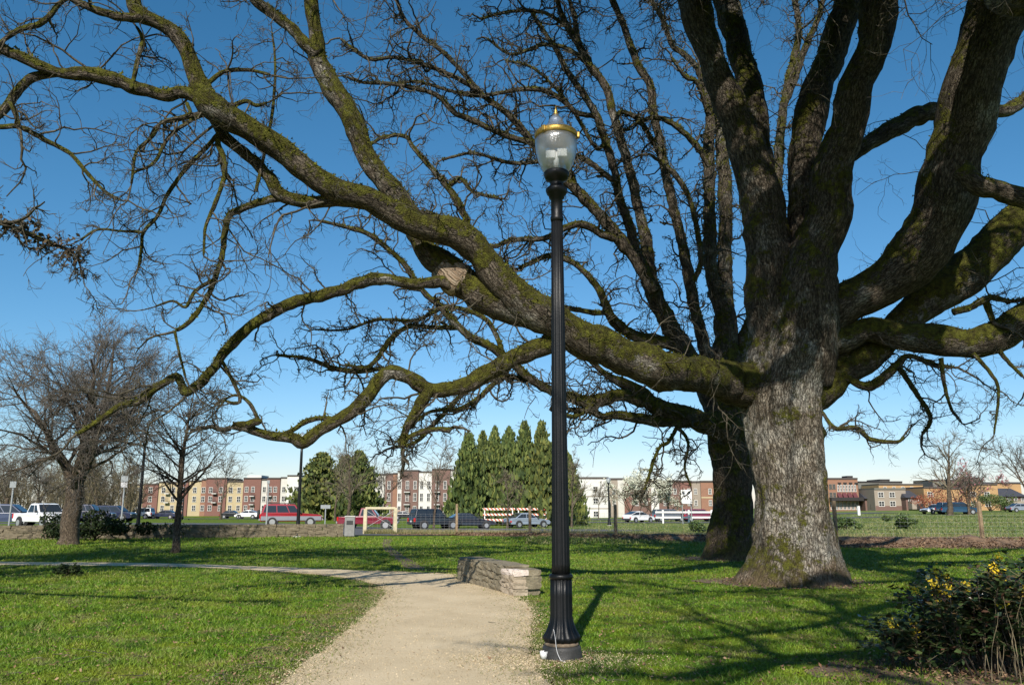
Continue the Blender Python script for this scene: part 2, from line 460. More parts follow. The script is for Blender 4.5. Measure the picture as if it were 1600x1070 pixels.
# ------------------------------------------------------------------ ground
xs = np.unique(np.concatenate([np.linspace(-60, 60, 81), np.linspace(-260, 260, 105), [-900, -500, 500, 900]]))
ys = np.unique(np.concatenate([np.linspace(-40, 40, 21), np.linspace(40, 200, 81), np.linspace(200, 420, 23), [700, 1400, 3000]]))
X, Y = np.meshgrid(xs, ys); Z = terr(X, Y)
V = np.stack([X, Y, Z], -1).reshape(-1, 3); nx = len(xs)
i, j = np.meshgrid(np.arange(len(ys) - 1), np.arange(nx - 1), indexing='ij'); a = i * nx + j
o = link('ground', np_mesh('ground', V, [np.stack([a, a + 1, a + nx + 1, a + nx], -1).reshape(-1, 4)], M['lawn'], True)); tag(o, kind='structure')

def smooth_line(pts, n):
    pts = np.array(pts, float); s = np.concatenate([[0], np.cumsum(np.linalg.norm(np.diff(pts, axis=0), axis=1))])
    u = np.linspace(0, s[-1], n); return np.stack([np.interp(u, s, pts[:, k]) for k in range(pts.shape[1])], 1)

def catmull(P, step):
    P = np.array(P, float); Q = np.vstack([2 * P[0] - P[1], P, 2 * P[-1] - P[-2]]); out = []
    for i in range(1, len(Q) - 2):
        m = max(1, int(np.linalg.norm((Q[i + 1] - Q[i])[:3]) / step))
        for k in range(m):
            t = k / m; p0, p1, p2, p3 = Q[i - 1], Q[i], Q[i + 1], Q[i + 2]
            out.append(.5 * (2 * p1 + (p2 - p0) * t + (2 * p0 - 5 * p1 + 4 * p2 - p3) * t * t + (3 * p1 - p0 - 3 * p2 + p3) * t ** 3))
    out.append(Q[-2]); return np.array(out)

def sheet(name, outline, z, mat, ragged=0.0, fsc=1.5, kind='structure', step=.25):
    """flat sheet filled from an outline in metres, ragged edge"""
    P = catmull([(p[0], p[1], 0) for p in outline] + [(outline[0][0], outline[0][1], 0)], step)[:-1]
    if ragged:
        for k in range(len(P)):
            P[k, 0] += ragged * (mnoise.noise((P[k, 0] * fsc, P[k, 1] * fsc, 3.1)) + .6 * mnoise.noise((P[k, 0] * fsc * 3.7, P[k, 1] * fsc * 3.7, 8.1)))
            P[k, 1] += ragged * (mnoise.noise((P[k, 0] * fsc, P[k, 1] * fsc, 7.7)) + .6 * mnoise.noise((P[k, 0] * fsc * 3.7, P[k, 1] * fsc * 3.7, 1.1)))
    bm = bmesh.new(); vs = [bm.verts.new((p[0], p[1], float(terr(p[0], p[1])) + z)) for p in P]
    es = [bm.edges.new((vs[k], vs[(k + 1) % len(vs)])) for k in range(len(vs))]
    bmesh.ops.triangle_fill(bm, edges=es, use_beauty=True)
    for f_ in bm.faces:
        if f_.normal.z < 0: f_.normal_flip()
    me = bpy.data.meshes.new(name); bm.to_mesh(me); bm.free(); me.materials.append(mat)
    o = link(name, me); tag(o, kind=kind); return P[:, :2]

path_px = [(395, 1100), (440, 1068), (470, 1040), (520, 1005), (565, 965), (596, 935), (602, 921), (575, 909), (520, 900), (440, 893), (330, 887), (200, 884), (90, 883), (-120, 881),
           (-120, 876), (60, 878), (200, 879), (300, 881), (380, 884), (470, 887), (560, 891), (640, 894), (700, 897), (716, 905), (765, 918), (800, 930), (826, 946), (832, 970), (826, 1000), (836, 1040), (860, 1075), (890, 1120)]
path_o = [gp(*p)[:2] for p in path_px]
path_o = [(-2.9, 3.0)] + path_o + [(0.9, 3.0)]
PATH = sheet('path', path_o, .006, M['path'], .075, 4.2, step=.05)
track = [gp(*p)[:2] for p in ((600, 842), (596, 850), (604, 862), (622, 876), (640, 889), (668, 890), (640, 874), (618, 860), (610, 850), (612, 842))]
sheet('dirt_track', track, .010, M['soil'], .12, 1.2)

def inpoly(pts, poly):
    x, y = pts[:, 0], pts[:, 1]; ins = np.zeros(len(x), bool); j = len(poly) - 1
    for i in range(len(poly)):
        xi, yi = poly[i]; xj, yj = poly[j]
        c = ((yi > y) != (yj > y)) & (x < (xj - xi) * (y - yi) / (yj - yi + 1e-12) + xi); ins ^= c; j = i
    return ins

# fence line and the strip of dead leaves along it
fence_px = [(570, 829, 54), (617, 830, 54), (713, 830, 53), (828, 832, 50), (962, 838, 45), (1130, 844, 40), (1308, 850, 36), (1536, 851, 35.5), (1790, 852, 35)]
FEN = [at(p[0], p[1], p[2])[:2] for p in fence_px]
lit = [(p[0], p[1] - 1.9 - .35 * math.sin(p[0] * 1.7)) for p in FEN[2:]] + [(p[0], p[1] + .7) for p in FEN[:1:-1]]
LIT = np.array(lit)
prof = [(-2.2, -.03), (-1.3, .05), (-.7, .20), (-.2, .36), (.25, .38), (.8, .2), (1.4, -.05)]
fl = smooth_line([tuple(q) for q in FEN[2:]], 120); LV = []
for q in fl:
    amp = float(np.interp(q[0], [-4, 6, 11, 40], [.35, .5, .85, 1.0]))
    for dy, hh in prof:
        k = mnoise.noise((q[0] * 1.3, dy * 2.0, 4.0)); LV.append((q[0], q[1] + dy + .35 * mnoise.noise((q[0] * .8, dy, 9.0)), float(terr(q[0], q[1] + dy)) + hh * amp * (1 + .5 * k) + (.03 * k if hh > 0 else 0)))
m_ = len(prof); i_, j_ = np.meshgrid(np.arange(119), np.arange(m_ - 1), indexing='ij'); a_ = i_ * m_ + j_
tag(link('leaf_litter', np_mesh('leaf_litter', np.array(LV), [np.stack([a_, a_ + m_, a_ + m_ + 1, a_ + 1], -1).reshape(-1, 4)], M['litter'], True)), kind='structure')
def bank(x, y):
    c_ = np.interp(x, fl[:, 0], fl[:, 1]); dy = y - c_
    return np.interp(dy, [p[0] for p in prof], [max(0, p[1]) for p in prof]) * np.interp(x, [-4, 6, 11, 40], [.35, .5, .85, 1.0]) * (x > fl[0, 0])
# car park beyond the wall
lot = [(-60, 50), (-7.5, 50), (-4, 57), (3.6, 60), (6.5, 66), (6.5, 76), (-60, 78)]
sheet('car_park', lot, .035, M['asphalt'], 0, step=1.0)
sheet('street', [(-140, 133), (60, 133), (60, 143), (-140, 143)], .04, M['asphalt'], 0, step=4.0)
sheet('side_street', [(4, 108), (45, 104), (45, 111), (4, 116)], .04, M['asphalt'], 0, step=2.0)
kb = MB()
kl = [at(610, 826, 63), at(700, 824, 64), at(780, 823, 65)]
for p, q in zip(kl[:-1], kl[1:]):
    d = q - p; L = np.linalg.norm(d[:2]); c = (p + q) / 2
    kb.box((c[0], c[1], float(terr(c[0], c[1])) + .07), (L - .01, .3, .16), math.atan2(d[1], d[0]))
tag(kb.build('kerb', M['kerb'], bevel=.02), kind='structure')

# ------------------------------------------------------------------ trees
def scatter_quads(P, size, rng, flat=0.0, aspect=1.0):
    n = len(P); a = nrm(rng.normal(size=(n, 3))); b = nrm(np.cross(a, rng.normal(size=(n, 3)) + [0, 0, flat])); s = (size * (.5 + rng.random(n)))[:, None]
    Q = np.stack([P - a * s * aspect, P + b * s * .55, P + a * s * aspect, P - b * s * .55], 1)
    return Q.reshape(-1, 3), np.arange(n * 4).reshape(-1, 4)

def off_frame(P):
    P = np.asarray(P); dep = P[:, 1] * math.cos(TH) + (P[:, 2] - EYE) * math.sin(TH); up = (P[:, 2] - EYE) * math.cos(TH) - P[:, 1] * math.sin(TH)
    x = CX + F * P[:, 0] / np.maximum(dep, .01); y = CY - F * up / np.maximum(dep, .01)
    return bool(np.all((dep < 0) | (x < -60) | (x > 1660) | (y < -50)))
class Tree:
    def __init__(s, name, base, label, cat='tree', group=None):
        s.root = empty(name, base, 0, label, cat, group); s.base = np.array(base, float); s.lines = []; s.mossV = []; s.far = None
    def part(s, name, V, Fs, mat, smooth=True, attr=None, kind=None):
        o = link(name, np_mesh(name, V - s.base, Fs, mat, smooth, attr), s.root)
        if kind: o['kind'] = kind
        return o
    def limb(s, pts, D0, D1, mat, name='limb', spawn=1.0, sides=None, knob=.10, tl=1.0, dens=1.0):
        px = np.array(pts, float)
        dd = np.concatenate([[0], np.cumsum(np.hypot(np.diff(px[:, 0]), np.diff(px[:, 1])))]); dd /= dd[-1]
        Ds = D0 + (D1 - D0) * dd if px.shape[1] < 4 else px[:, 3]
        if s.far is not None and px[:, 0].min() < 900: Ds = np.interp(Ds, *s.far)
        W = np.array([np.append(at(p[0], p[1], D), wid(p[0], p[1], D, p[2]) / 2) for p, D in zip(px, Ds)])
        s.wlimb(W, mat, name, spawn, sides, knob, tl, dens)
    def wlimb(s, W, mat, name='limb', spawn=1.0, sides=None, knob=.10, tl=1.0, dens=1.0):
        W = np.asarray(W, float)
        rmean = W[:, 3].mean()
        Q = catmull(W, max(.045, rmean * .35)); P, R = Q[:, :3].copy(), np.maximum(Q[:, 3], .006)
        sd = random.random() * 50
        for k in range(len(P)):
            q = P[k] / max(.12, rmean * 2.2)
            n = mnoise.noise_vector((q[0] + sd, q[1], q[2])); P[k] += np.array(n) * R[k] * .22
            R[k] *= 1 + knob * 1.3 * mnoise.noise((q[0] * 1.6, q[1] * 1.6 + sd, q[2] * 1.6)) + knob * mnoise.noise((q[0] * .6, q[1] * .6, q[2] * .6 + sd))
        R[-1] *= .35
        sides = sides or int(np.clip(rmean * 90, 7, 28))
        V, Fq, A = tube_arrays(P, R, sides)
        if rmean > .07:                                   # bumps of bark and moss on the surface itself
            ctr = np.repeat(P, sides, axis=0); dv = V - ctr
            for k in range(len(V)):
                h = mnoise.fractal(tuple(V[k] * 5.0), 1.0, 2.0, 3); V[k] = ctr[k] + dv[k] * (1 + .09 * h)
        n = len(V); cap = np.array([[(len(P) - 1) * sides + k for k in range(sides)]])
        cap0 = np.array([[k for k in range(sides)][::-1]])
        s.part(name, V, [Fq, cap, cap0], mat, True, A)
        if rmean > .05:
            dv = nrm(V - np.repeat(P, sides, axis=0)); up = dv[:, 2] > -.1
            s.mossV.append((V[up], dv[up], np.repeat(R, sides)[up]))
        if spawn: s.lines.append((P, R, spawn, tl, dens))
        return P, R
    def twigs(s, spacing, len1, n2, n3, rng, wob=.42, trop=(0, 0, -.015), len2=.45, len3=.35, rmin=.0045, side1=5, mats=('branch', 'twig'), upbias=0.0, names=('branches', 'twigs'), tr0=.022):
        st, dr, r0, ln, off = [], [], [], [], []
        for P, R, sp, tl, dens in s.lines:
            seg = np.linalg.norm(np.diff(P, axis=0), axis=1); L = seg.sum(); n = max(1, int(L / spacing * dens))
            cum = np.concatenate([[0], np.cumsum(seg)]) / L
            tt = rng.random(n) * .93 + .07; ii = np.clip(np.searchsorted(cum, tt) - 1, 0, len(P) - 2)
            tg = nrm(P[ii + 1] - P[ii]); q = rng.normal(size=(n, 3)); q[:, 2] += upbias; q = nrm(q - tg * (q * tg).sum(1)[:, None])
            a = (.55 + .85 * rng.random(n))[:, None]
            d = tg * np.cos(a) + q * np.sin(a)
            off.append(np.full(n + 1, off_frame(P[1:])))
            st.append(P[ii]); dr.append(d); rr = np.minimum(R[ii] * .5, tr0 * (2.2 if off[-1][0] else 1.0) * (.6 + .9 * rng.random(n))); r0.append(np.maximum(rr, rmin * 1.6))
            ln.append(len1 * tl * (.35 + .9 * rng.random(n)) * np.clip(R[ii] / .05, .5, 1.15))
            # the tip goes on as a twig
            st.append(P[-1:]); dr.append(nrm(P[-1:] - P[-3:-2])); r0.append(np.maximum(R[-2:-1] * .7, rmin * 1.5)); ln.append(np.array([len1 * tl * .8]))
        st, dr, r0, ln, off = map(np.concatenate, (st, dr, r0, ln, off))
        P1, R1 = grow(st, dr, ln, r0, np.maximum(r0 * .35, rmin), 9, wob * .75, trop, rng)
        bad = off & ~np.array([off_frame(q) for q in P1]); P1, R1, ln = P1[~bad], R1[~bad], ln[~bad]
        s1, d1, k1, _ = kids(P1, R1, n2, .15, .5, 1.25, rng)
        l1 = np.repeat(ln, n2) * len2 * (.4 + .9 * rng.random(len(s1)))
        P2, R2 = grow(s1, d1, l1, np.maximum(k1 * .62, rmin), np.full(len(s1), rmin * .9), 6, wob, trop, rng)
        s2, d2, k2, _ = kids(P2, R2, n3, .1, .5, 1.3, rng)
        l2 = np.repeat(l1, n3) * len3 * (.4 + .9 * rng.random(len(s2))) + .05
        P3, R3 = grow(s2, d2, l2, np.maximum(k2 * .7, rmin * .9), np.full(len(s2), rmin * .55), 3, wob, trop, rng)
        V, Fs = merge([batch_tubes(P1, R1, side1), batch_tubes(P2, R2, 4)])
        s.part(names[0], V, Fs, M[mats[0]], True, kind='stuff')
        V, Fs = merge([batch_tubes(P3, R3, 3)])
        s.part(names[1], V, Fs, M[mats[1]], True, kind='stuff')
        return P1, P2, P3
    def moss(s, n, rng, size=.035):
        V = np.concatenate([a for a, b, c in s.mossV]); N = np.concatenate([b for a, b, c in s.mossV])
        keep = np.array([mnoise.noise((v[0] * 1.9, v[1] * 1.9, v[2] * 1.9)) for v in V]) > -.12
        V, N = V[keep], N[keep]
        i = rng.integers(0, len(V), n); p = V[i] + rng.normal(size=(n, 3)) * .02; d = nrm(N[i] + rng.normal(size=(n, 3)) * .55)
        sz = size * (.4 + rng.random(n))[:, None]; t = nrm(np.cross(d, rng.normal(size=(n, 3))))
        T = np.stack([p + t * sz * .45 - d * sz * .25, p - t * sz * .45 - d * sz * .25, p + d * sz], 1)
        s.part('moss', T.reshape(-1, 3), [np.arange(n * 3).reshape(-1, 3)], M['moss'], False, kind='stuff')

def trunk_mesh(tree, rows, D, mat, lobes, flare=1.0, sides=72, bumps=.035, seed=0.0, step=.07):
    """rows: (y px, left px, right px) from the ground up"""
    W = []
    for y, l, r in rows:
        c = at((l + r) / 2, y, D); W.append(np.append(c, wid((l + r) / 2, y, D, r - l) / 2 * .945))
    W = np.array(W); Q = catmull(W, step); P, R = Q[:, :3], Q[:, 3]; z0 = P[0, 2]
    P[:, 2] -= 0
    def lob(i, ang):
        h = P[i, 2] - z0; k = math.exp(-max(h, 0) / .45) * flare
        return 1 + k * sum(a * np.maximum(0, np.cos((ang - ph))) ** pw for ph, a, pw in lobes) + .035 * np.cos(3 * ang + h * .8 + seed) + .025 * np.cos(5 * ang - h * .6 + seed)
    _, Fq, A = tube_arrays(P, R, sides)
    ang = np.arange(sides) * 2 * math.pi / sides; V = []
    for i in range(len(P)):
        rr = R[i] * lob(i, -ang) if False else R[i] * lob(i, ang); hgt = P[i, 2] - .12 * math.exp(-max(0, P[i, 2] - z0) / .15)
        V.append(np.column_stack([P[i, 0] + np.cos(ang) * rr, P[i, 1] + np.sin(ang) * rr, np.full(sides, hgt)]))
    V = np.concatenate(V)
    ctr = np.repeat(P, sides, axis=0); dv = V - ctr; dv[:, 2] = 0; dv = nrm(dv)
    for k in range(len(V)):
        q = V[k]; h = mnoise.fractal((q[0] * 2.2 + seed, q[1] * 2.2, q[2] * 1.3), 1.0, 2.1, 4)
        h2 = mnoise.noise((q[0] * 13, q[1] * 13, q[2] * 4.5)); h3 = abs(mnoise.noise((q[0] * 6.5 + seed, q[1] * 6.5, q[2] * .9)))
        V[k] = q + dv[k] * (bumps * h * 1.5 + .016 * h2 + .05 * (h3 - .22))
    cap = np.array([[(len(P) - 1) * sides + k for k in range(sides)]])
    tree.part('trunk', V, [Fq, cap], mat, True, A)
    up = (np.abs(dv[:, 2]) < 2) & (V[:, 2] > z0 + .5)
    return P, R

rngF = np.random.default_rng(5)
gF = gp(1236, 910); DF = gF[1]
oak = Tree('oak_tree', (gF[0], DF, 0), 'huge mossy oak with a broad pale trunk and a long limb over the path')
trunk_mesh(oak, [(917, 1152, 1320), (906, 1156, 1318), (888, 1162, 1314), (860, 1171, 1309), (836, 1174, 1303), (780, 1178, 1292), (710, 1170, 1287), (640, 1160, 1284), (600, 1158, 1293), (560, 1162, 1306), (510, 1175, 1316), (470, 1180, 1313), (435, 1184, 1300), (410, 1190, 1280)],
           DF, M['trunk'], [(3.3, .50, 9), (5.75, .20, 9), (.45, .25, 9), (4.9, .14, 12), (4.1, .22, 12), (2.2, .3, 7)], sides=132, bumps=.045, step=.05)
ml, ms = M['limb'], M['stem']
d = DF
oak.limb([(1232, 640, 80), (1212, 520, 84), (1205, 430, 76), (1195, 340, 66), (1178, 270, 60), (1145, 180, 50), (1115, 100, 43), (1083, 0, 54), (1062, -90, 46)], d, d - .7, ms, dens=.35)
oak.limb([(1196, 330, 40), (1190, 260, 38), (1180, 180, 37), (1160, 90, 38), (1134, 0, 38), (1118, -80, 34)], d, d + .8, ms, dens=.35)
oak.limb([(1250, 480, 60), (1250, 400, 52), (1252, 320, 42), (1257, 240, 46), (1272, 160, 46), (1300, 80, 44), (1325, 0, 42), (1340, -80, 38)], d - .1, d - .3, ms, dens=.35)
oak.limb([(1258, 600, 90), (1252, 490, 94), (1270, 400, 80), (1296, 337, 68), (1300, 280, 61), (1312, 225, 55), (1335, 150, 50), (1364, 75, 53), (1377, 0, 57), (1392, -90, 50)], d - .1, d - 2.2, ms, dens=.35)
oak.limb([(1255, 530, 80), (1310, 482, 62), (1365, 458, 64), (1418, 412, 78), (1452, 360, 84), (1478, 310, 84), (1494, 240, 82), (1507, 180, 82), (1530, 100, 84), (1562, 0, 90), (1590, -90, 84)], d - .1, d - 3.6, ms, dens=.3)
oak.limb([(1305, 262, 16), (1330, 243, 20), (1360, 222, 25), (1400, 199, 28), (1440, 179, 30), (1500, 172, 24), (1550, 174, 20), (1575, 172, 20), (1600, 155, 19), (1640, 120, 18)], d + .5, d + 1.2, ms, dens=.7)
oak.limb([(1240, 630, 84), (1300, 588, 58), (1350, 560, 46), (1405, 510, 46), (1455, 468, 56), (1500, 434, 64), (1545, 398, 62), (1580, 360, 60), (1615, 325, 58), (1680, 250, 50)], d, d - .6, ml, dens=.5)
oak.limb([(1500, 262, 30), (1530, 292, 34), (1565, 300, 32), (1600, 310, 30), (1660, 330, 26)], d - 3.0, d - 3.2, ms, dens=.5)
oak.limb([(1240, 540, 60), (1315, 530, 44), (1352, 516, 36), (1400, 525, 44), (1450, 531, 49), (1500, 537, 47), (1550, 530, 48), (1600, 505, 52), (1650, 470, 50), (1720, 440, 46)], d - .2, d - 1.6, ml, dens=.5)
oak.limb([(1270, 585, 30), (1320, 589, 12), (1353, 604, 15), (1380, 590, 14), (1402, 570, 12), (1420, 556, 9), (1462, 570, 8), (1490, 574, 6)], d - .2, d - .9, ml, 'branch', tl=.75, dens=2.6)
oak.limb([(1402, 570, 10), (1410, 582, 9), (1432, 615, 8), (1454, 653, 7), (1440, 680, 5)], d - .5, d - .8, ml, 'branch', tl=.5, dens=2.6)
oak.limb([(1270, 630, 8), (1287, 647, 6), (1305, 669, 8), (1338, 668, 8), (1360, 686, 8), (1402, 690, 6), (1413, 680, 4)], d - .5, d - .9, ml, 'branch', tl=.45, dens=2.4)
for q in ([(1470, 560, 8), (1475, 600, 6), (1487, 640, 5), (1500, 655, 4)], [(1520, 552, 7), (1545, 580, 6), (1560, 610, 5), (1553, 680, 3)], [(1560, 545, 8), (1575, 565, 6), (1600, 590, 5)], [(1540, 470, 12), (1547, 490, 10), (1552, 505, 8)], [(1490, 488, 12), (1520, 478, 11), (1548, 465, 11), (1575, 470, 7), (1610, 466, 5)]):
    oak.limb(q, d - 1.2, d - 1.3, ml, 'branch', tl=.6, dens=2.0)
# the long left limb
oak.far = ([8.2, 9.6, 11.2, 13.3, 14.0, 15.3, d - .5, 40], [11.3, 12.1, 13.2, 14.6, 15.0, 15.9, d - .5, 40])
def LD(x): return np.interp(x, [0, 200, 320, 523, 800, 883, 1036, 1140, 1235], [8.4, 8.8, 9.6, 11.2, 13.3, 14.0, 15.5, d - .32, d])
oak.limb([(1262, 690, 60, d + .45), (1228, 650, 80, d + .3), (1192, 618, 84, d + .08), (1164, 603, 72, d - .12), (1138, 597, 62, d - .32), (1100, 589, 55, LD(1100)), (1036, 578, 58, LD(1036)), (980, 560, 58, LD(980)), (924, 537, 60, LD(924)), (883, 513, 56, LD(883)), (850, 492, 56, LD(850)), (812, 468, 56, LD(812)), (775, 432, 48, LD(775)), (730, 375, 44, LD(730)), (662, 354, 42, LD(662)), (624, 338, 44, LD(624)), (568, 310, 38, LD(568)), (523, 296, 36, LD(523)), (475, 263, 38, LD(475)), (437, 232, 37, LD(437)), (400, 208, 35, LD(400)), (359, 186, 39, LD(359)), (325, 160, 40, LD(325)), (310, 125, 28, LD(310)), (295, 86, 25, LD(295)), (273, 52, 24, LD(273)), (239, 32, 23, LD(239)), (212, 16, 24, LD(212)), (205, -30, 22, LD(205)), (198, -90, 20, LD(198))],
         d, 8.6, ml, dens=.75, tl=.9)
oak.limb([(330, 163, 26), (290, 146, 22), (254, 148, 21), (206, 135, 23), (150, 117, 25), (101, 115, 17), (75, 108, 16), (30, 88, 17), (0, 74, 17), (-60, 40, 15)], 9.6, 8.2, ml, dens=1.2, tl=.75)
oak.limb([(95, 113, 14), (60, 118, 14), (37, 131, 14), (15, 160, 15), (0, 178, 15), (-40, 205, 13)], 9.0, 8.6, ml, dens=1.2, tl=.7)
oak.limb([(225, 26, 18), (194, 28, 14), (160, 19, 13), (123, 4, 11), (90, -15, 9)], 8.8, 8.5, ml, dens=1.2, tl=.7)
oak.limb([(112, -6, 8), (93, 6, 8), (78, 24, 9), (62, 38, 10), (32, 46, 9), (4, 64, 7), (-20, 84, 6)], 8.45, 8.2, ml, 'branch', dens=2.5, tl=.45)
oak.limb([(860, 500, 50), (815, 482, 58), (775, 465, 58), (737, 450, 55), (700, 422, 48), (668, 395, 38), (650, 365, 34), (632, 325, 34), (609, 295, 32), (583, 258, 31), (561, 213, 32), (542, 176, 34), (520, 138, 33), (497, 93, 28), (495, 67, 24), (491, 37, 21), (486, 0, 21), (484, -60, 19)], 13.9, 12.2, ml, dens=.6)
oak.limb([(690, 413, 43), (704, 424, 50), (722, 438, 56), (736, 449, 59)], 13.42, 13.55, M['bare_wood'], 'bare_wood_patch', spawn=0, knob=.05)
oak.limb([(497, 85, 22), (478, 71, 20), (452, 41, 19), (422, 19, 17), (400, 2, 15), (370, -30, 13)], 12.4, 11.9, ml, dens=.9)
oak.limb([(590, 322, 26), (560, 316, 22), (523, 314, 20), (488, 317, 21), (456, 312, 21), (434, 300, 21), (422, 280, 20), (405, 258, 18), (390, 246, 18), (359, 221, 19), (344, 206, 17), (330, 180, 12)], 11.7, 10.4, ml, dens=.9)
oak.limb([(445, 308, 16), (420, 312, 13), (400, 318, 12), (375, 328, 11), (359, 337, 11), (351, 366, 10), (348, 396, 9), (336, 436, 9), (325, 462, 8), (299, 500, 8), (273, 518, 6)], 11.2, 10.3, ml, 'branch', dens=2.0, tl=.75)
oak.limb([(720, 445, 34), (686, 440, 20), (655, 444, 18), (627, 441, 18), (598, 436, 19), (574, 438, 20), (537, 451, 19), (500, 462, 20), (466, 470, 18), (432, 485, 18), (395, 507, 17), (369, 530, 17), (350, 550, 16), (336, 571, 15), (318, 593, 15), (292, 612, 15), (284, 600, 13), (275, 588, 13), (258, 598, 12), (239, 608, 12), (217, 627, 11), (187, 634, 9), (150, 660, 8), (120, 678, 6)], 13.3, 11.0, ml, dens=1.5, tl=.65)
oak.limb([(930, 545, 44), (880, 522, 34), (850, 540, 31), (800, 560, 28), (775, 575, 27), (737, 596, 26), (701, 608, 25), (668, 608, 24), (642, 593, 23), (615, 581, 22), (593, 593, 22), (574, 619, 22), (552, 642, 22), (522, 660, 20), (496, 675, 20), (473, 693, 19), (458, 684, 18), (432, 682, 15), (402, 674, 14), (384, 667, 17), (368, 666, 14), (360, 669, 10)], 14.4, 12.0, ml, dens=1.3, tl=.6)
oak.limb([(440, 683, 12), (455, 673, 8), (481, 657, 9), (505, 653, 8), (525, 653, 8), (560, 640, 10)], 12.4, 12.8, ml, 'branch', dens=1.5, tl=.5)
oak.limb([(385, 664, 14), (398, 659, 13), (410, 659, 9)], 12.0, 12.0, ml, 'branch', spawn=0)
oak.limb([(668, 610, 20), (660, 627, 20), (646, 650, 17), (634, 672, 13), (630, 694, 12), (631, 700, 9)], 13.2, 13.2, ml, 'branch', tl=.5, dens=1.6)
oak.limb([(632, 688, 9), (640, 682, 8), (664, 673, 9), (685, 670, 8), (701, 671, 10), (707, 668, 8)], 13.2, 13.3, ml, 'branch', tl=.3, dens=1.0)
for q, D0, D1 in (([(344, 206, 8), (321, 232, 7), (292, 262, 7), (262, 303, 6), (247, 336, 6), (224, 363, 6), (221, 389, 5), (216, 420, 4)], 10.4, 9.8),
                  ([(224, 363, 5), (187, 361, 4), (153, 359, 4), (125, 375, 3)], 9.8, 9.5), ([(345, 200, 10), (340, 221, 9), (348, 243, 9), (351, 273, 8), (336, 318, 7), (321, 355, 5), (318, 400, 4)], 10.3, 10.0),
                  ([(292, 161, 6), (295, 179, 6), (254, 191, 5), (239, 213, 5), (213, 239, 5), (205, 290, 4)], 9.4, 9.0), ([(330, 175, 7), (300, 188, 6), (265, 213, 6), (240, 255, 5), (210, 270, 4), (205, 290, 3)], 9.8, 9.2),
                  ([(-20, 190, 9), (0, 198, 8), (30, 198, 8), (67, 217, 8), (108, 239, 7), (135, 269, 6), (164, 299, 5), (191, 314, 4)], 8.6, 8.9), ([(15, 162, 9), (22, 172, 8), (30, 197, 8)], 8.7, 8.6),
                  ([(336, 436, 7), (305, 455, 6), (290, 480, 5), (270, 470, 4), (240, 480, 3)], 10.4, 10.1), ([(273, 518, 5), (282, 560, 4), (290, 590, 4)], 10.3, 10.3), ([(205, 140, 7), (215, 95, 7), (222, 60, 6), (212, 40, 4)], 9.0, 9.3), ([(325, 130, 8), (350, 112, 7), (390, 110, 6), (425, 118, 4)], 9.6, 9.9),
                  ([(365, 165, 8), (385, 158, 7), (400, 165, 6), (420, 160, 4)], 10, 10.3), ([(345, 560, 6), (375, 620, 6), (365, 630, 6), (350, 625, 4)], 11.8, 11.9), ([(405, 660, 6), (390, 630, 6), (372, 618, 5), (355, 622, 4), (340, 640, 3)], 12, 11.8), ([(400, 300, 6), (425, 180, 5), (430, 100, 4), (425, 50, 3)], 10.8, 10.4)):
    oak.limb(q, D0, D1, ml, 'branch', tl=.85, dens=3.2)
# parts of the crown above and beside the picture, which throw the shadows on the lawn
def crown(tree, pts, r0, r1, mat, **k):
    pts = np.array(pts, float); n = len(pts)
    tree.wlimb(np.column_stack([pts, np.linspace(r0, r1, n)]), mat, 'limb', **k)
e = lambda x, y, D: at(x, y, D)
KW = dict(dens=1.5, tl=1.25)
crown(oak, [e(1590, -90, d - 3.6), (7.7, 11.0, 9.3), (7.8, 7.4, 10.0), (5.9, 3.2, 9.9), (4.6, .9, 9.1), (4.0, -.4, 9.5), (3.0, -1.2, 8.8), (2.0, -2.2, 8.9), (1.1, -1.8, 8.3), (-.3, -2.6, 8.2)], .44, .12, ms, **KW)
crown(oak, [(7.8, 7.0, 10.0), (8.4, 3.5, 9.3), (7.6, .5, 8.7), (5.6, -1.6, 8.2), (3.4, -3.0, 7.6), (1.6, -4.4, 7.2)], .28, .11, ms, **KW)
crown(oak, [e(1590, -60, d - 3.6), (9.6, 11.5, 9.8), (11.5, 9.8, 10.6), (13.5, 8.0, 11.2)], .3, .06, ms, **KW)
crown(oak, [(5.2, 2.4, 9.7), (4.2, 1.9, 9.3), (3.1, .6, 9.3), (2.2, .2, 8.7), (1.1, -1.0, 9.1), (.2, -1.0, 8.7)], .18, .05, ms, dens=1.6, tl=1.0)
crown(oak, [(7.6, 6.0, 10.1), (5.6, 4.4, 10.6), (3.4, 3.2, 10.6), (2.2, 3.0, 10.2)], .2, .05, ms, dens=1.2, tl=1.0)
crown(oak, [e(1392, -90, d - 2.2), (6.1, 13.0, 11.0), (5.4, 10.5, 11.3), (4.7, 8.4, 11.6), (3.2, 7.4, 12.3), (1.2, 6.8, 12.9)], .44, .10, ms, dens=2.2, tl=1.2)
crown(oak, [(5.9, 12.2, 11.1), (7.0, 10.2, 11.9), (7.3, 8.2, 12.4), (6.9, 6.2, 12.6)], .3, .07, ms, dens=2.2, tl=1.2)
crown(oak, [e(1062, -90, d - .7), (3.7, 14.4, 11.9), (4.4, 11.9, 12.3), (5.2, 9.5, 12.6), (6.0, 7.2, 12.6)], .38, .09, ms, dens=2.2, tl=1.2)
crown(oak, [(3.8, 14.0, 12.0), (2.6, 12.6, 14.2), (1.2, 11.0, 16.2), (.2, 9.4, 17.6)], .26, .05, ms, dens=2.4, tl=1.5)
crown(oak, [e(1340, -80, d - .3), (6.6, 15.6, 13.2), (6.2, 13.2, 15.8), (5.2, 10.6, 17.8)], .30, .06, ms, dens=2.4, tl=1.5)
crown(oak, [e(1350, -80, d - .3), (8.0, 15.2, 13.6), (9.4, 13.4, 16.0), (10.4, 11.2, 17.6)], .26, .06, ms, dens=2.4, tl=1.5)
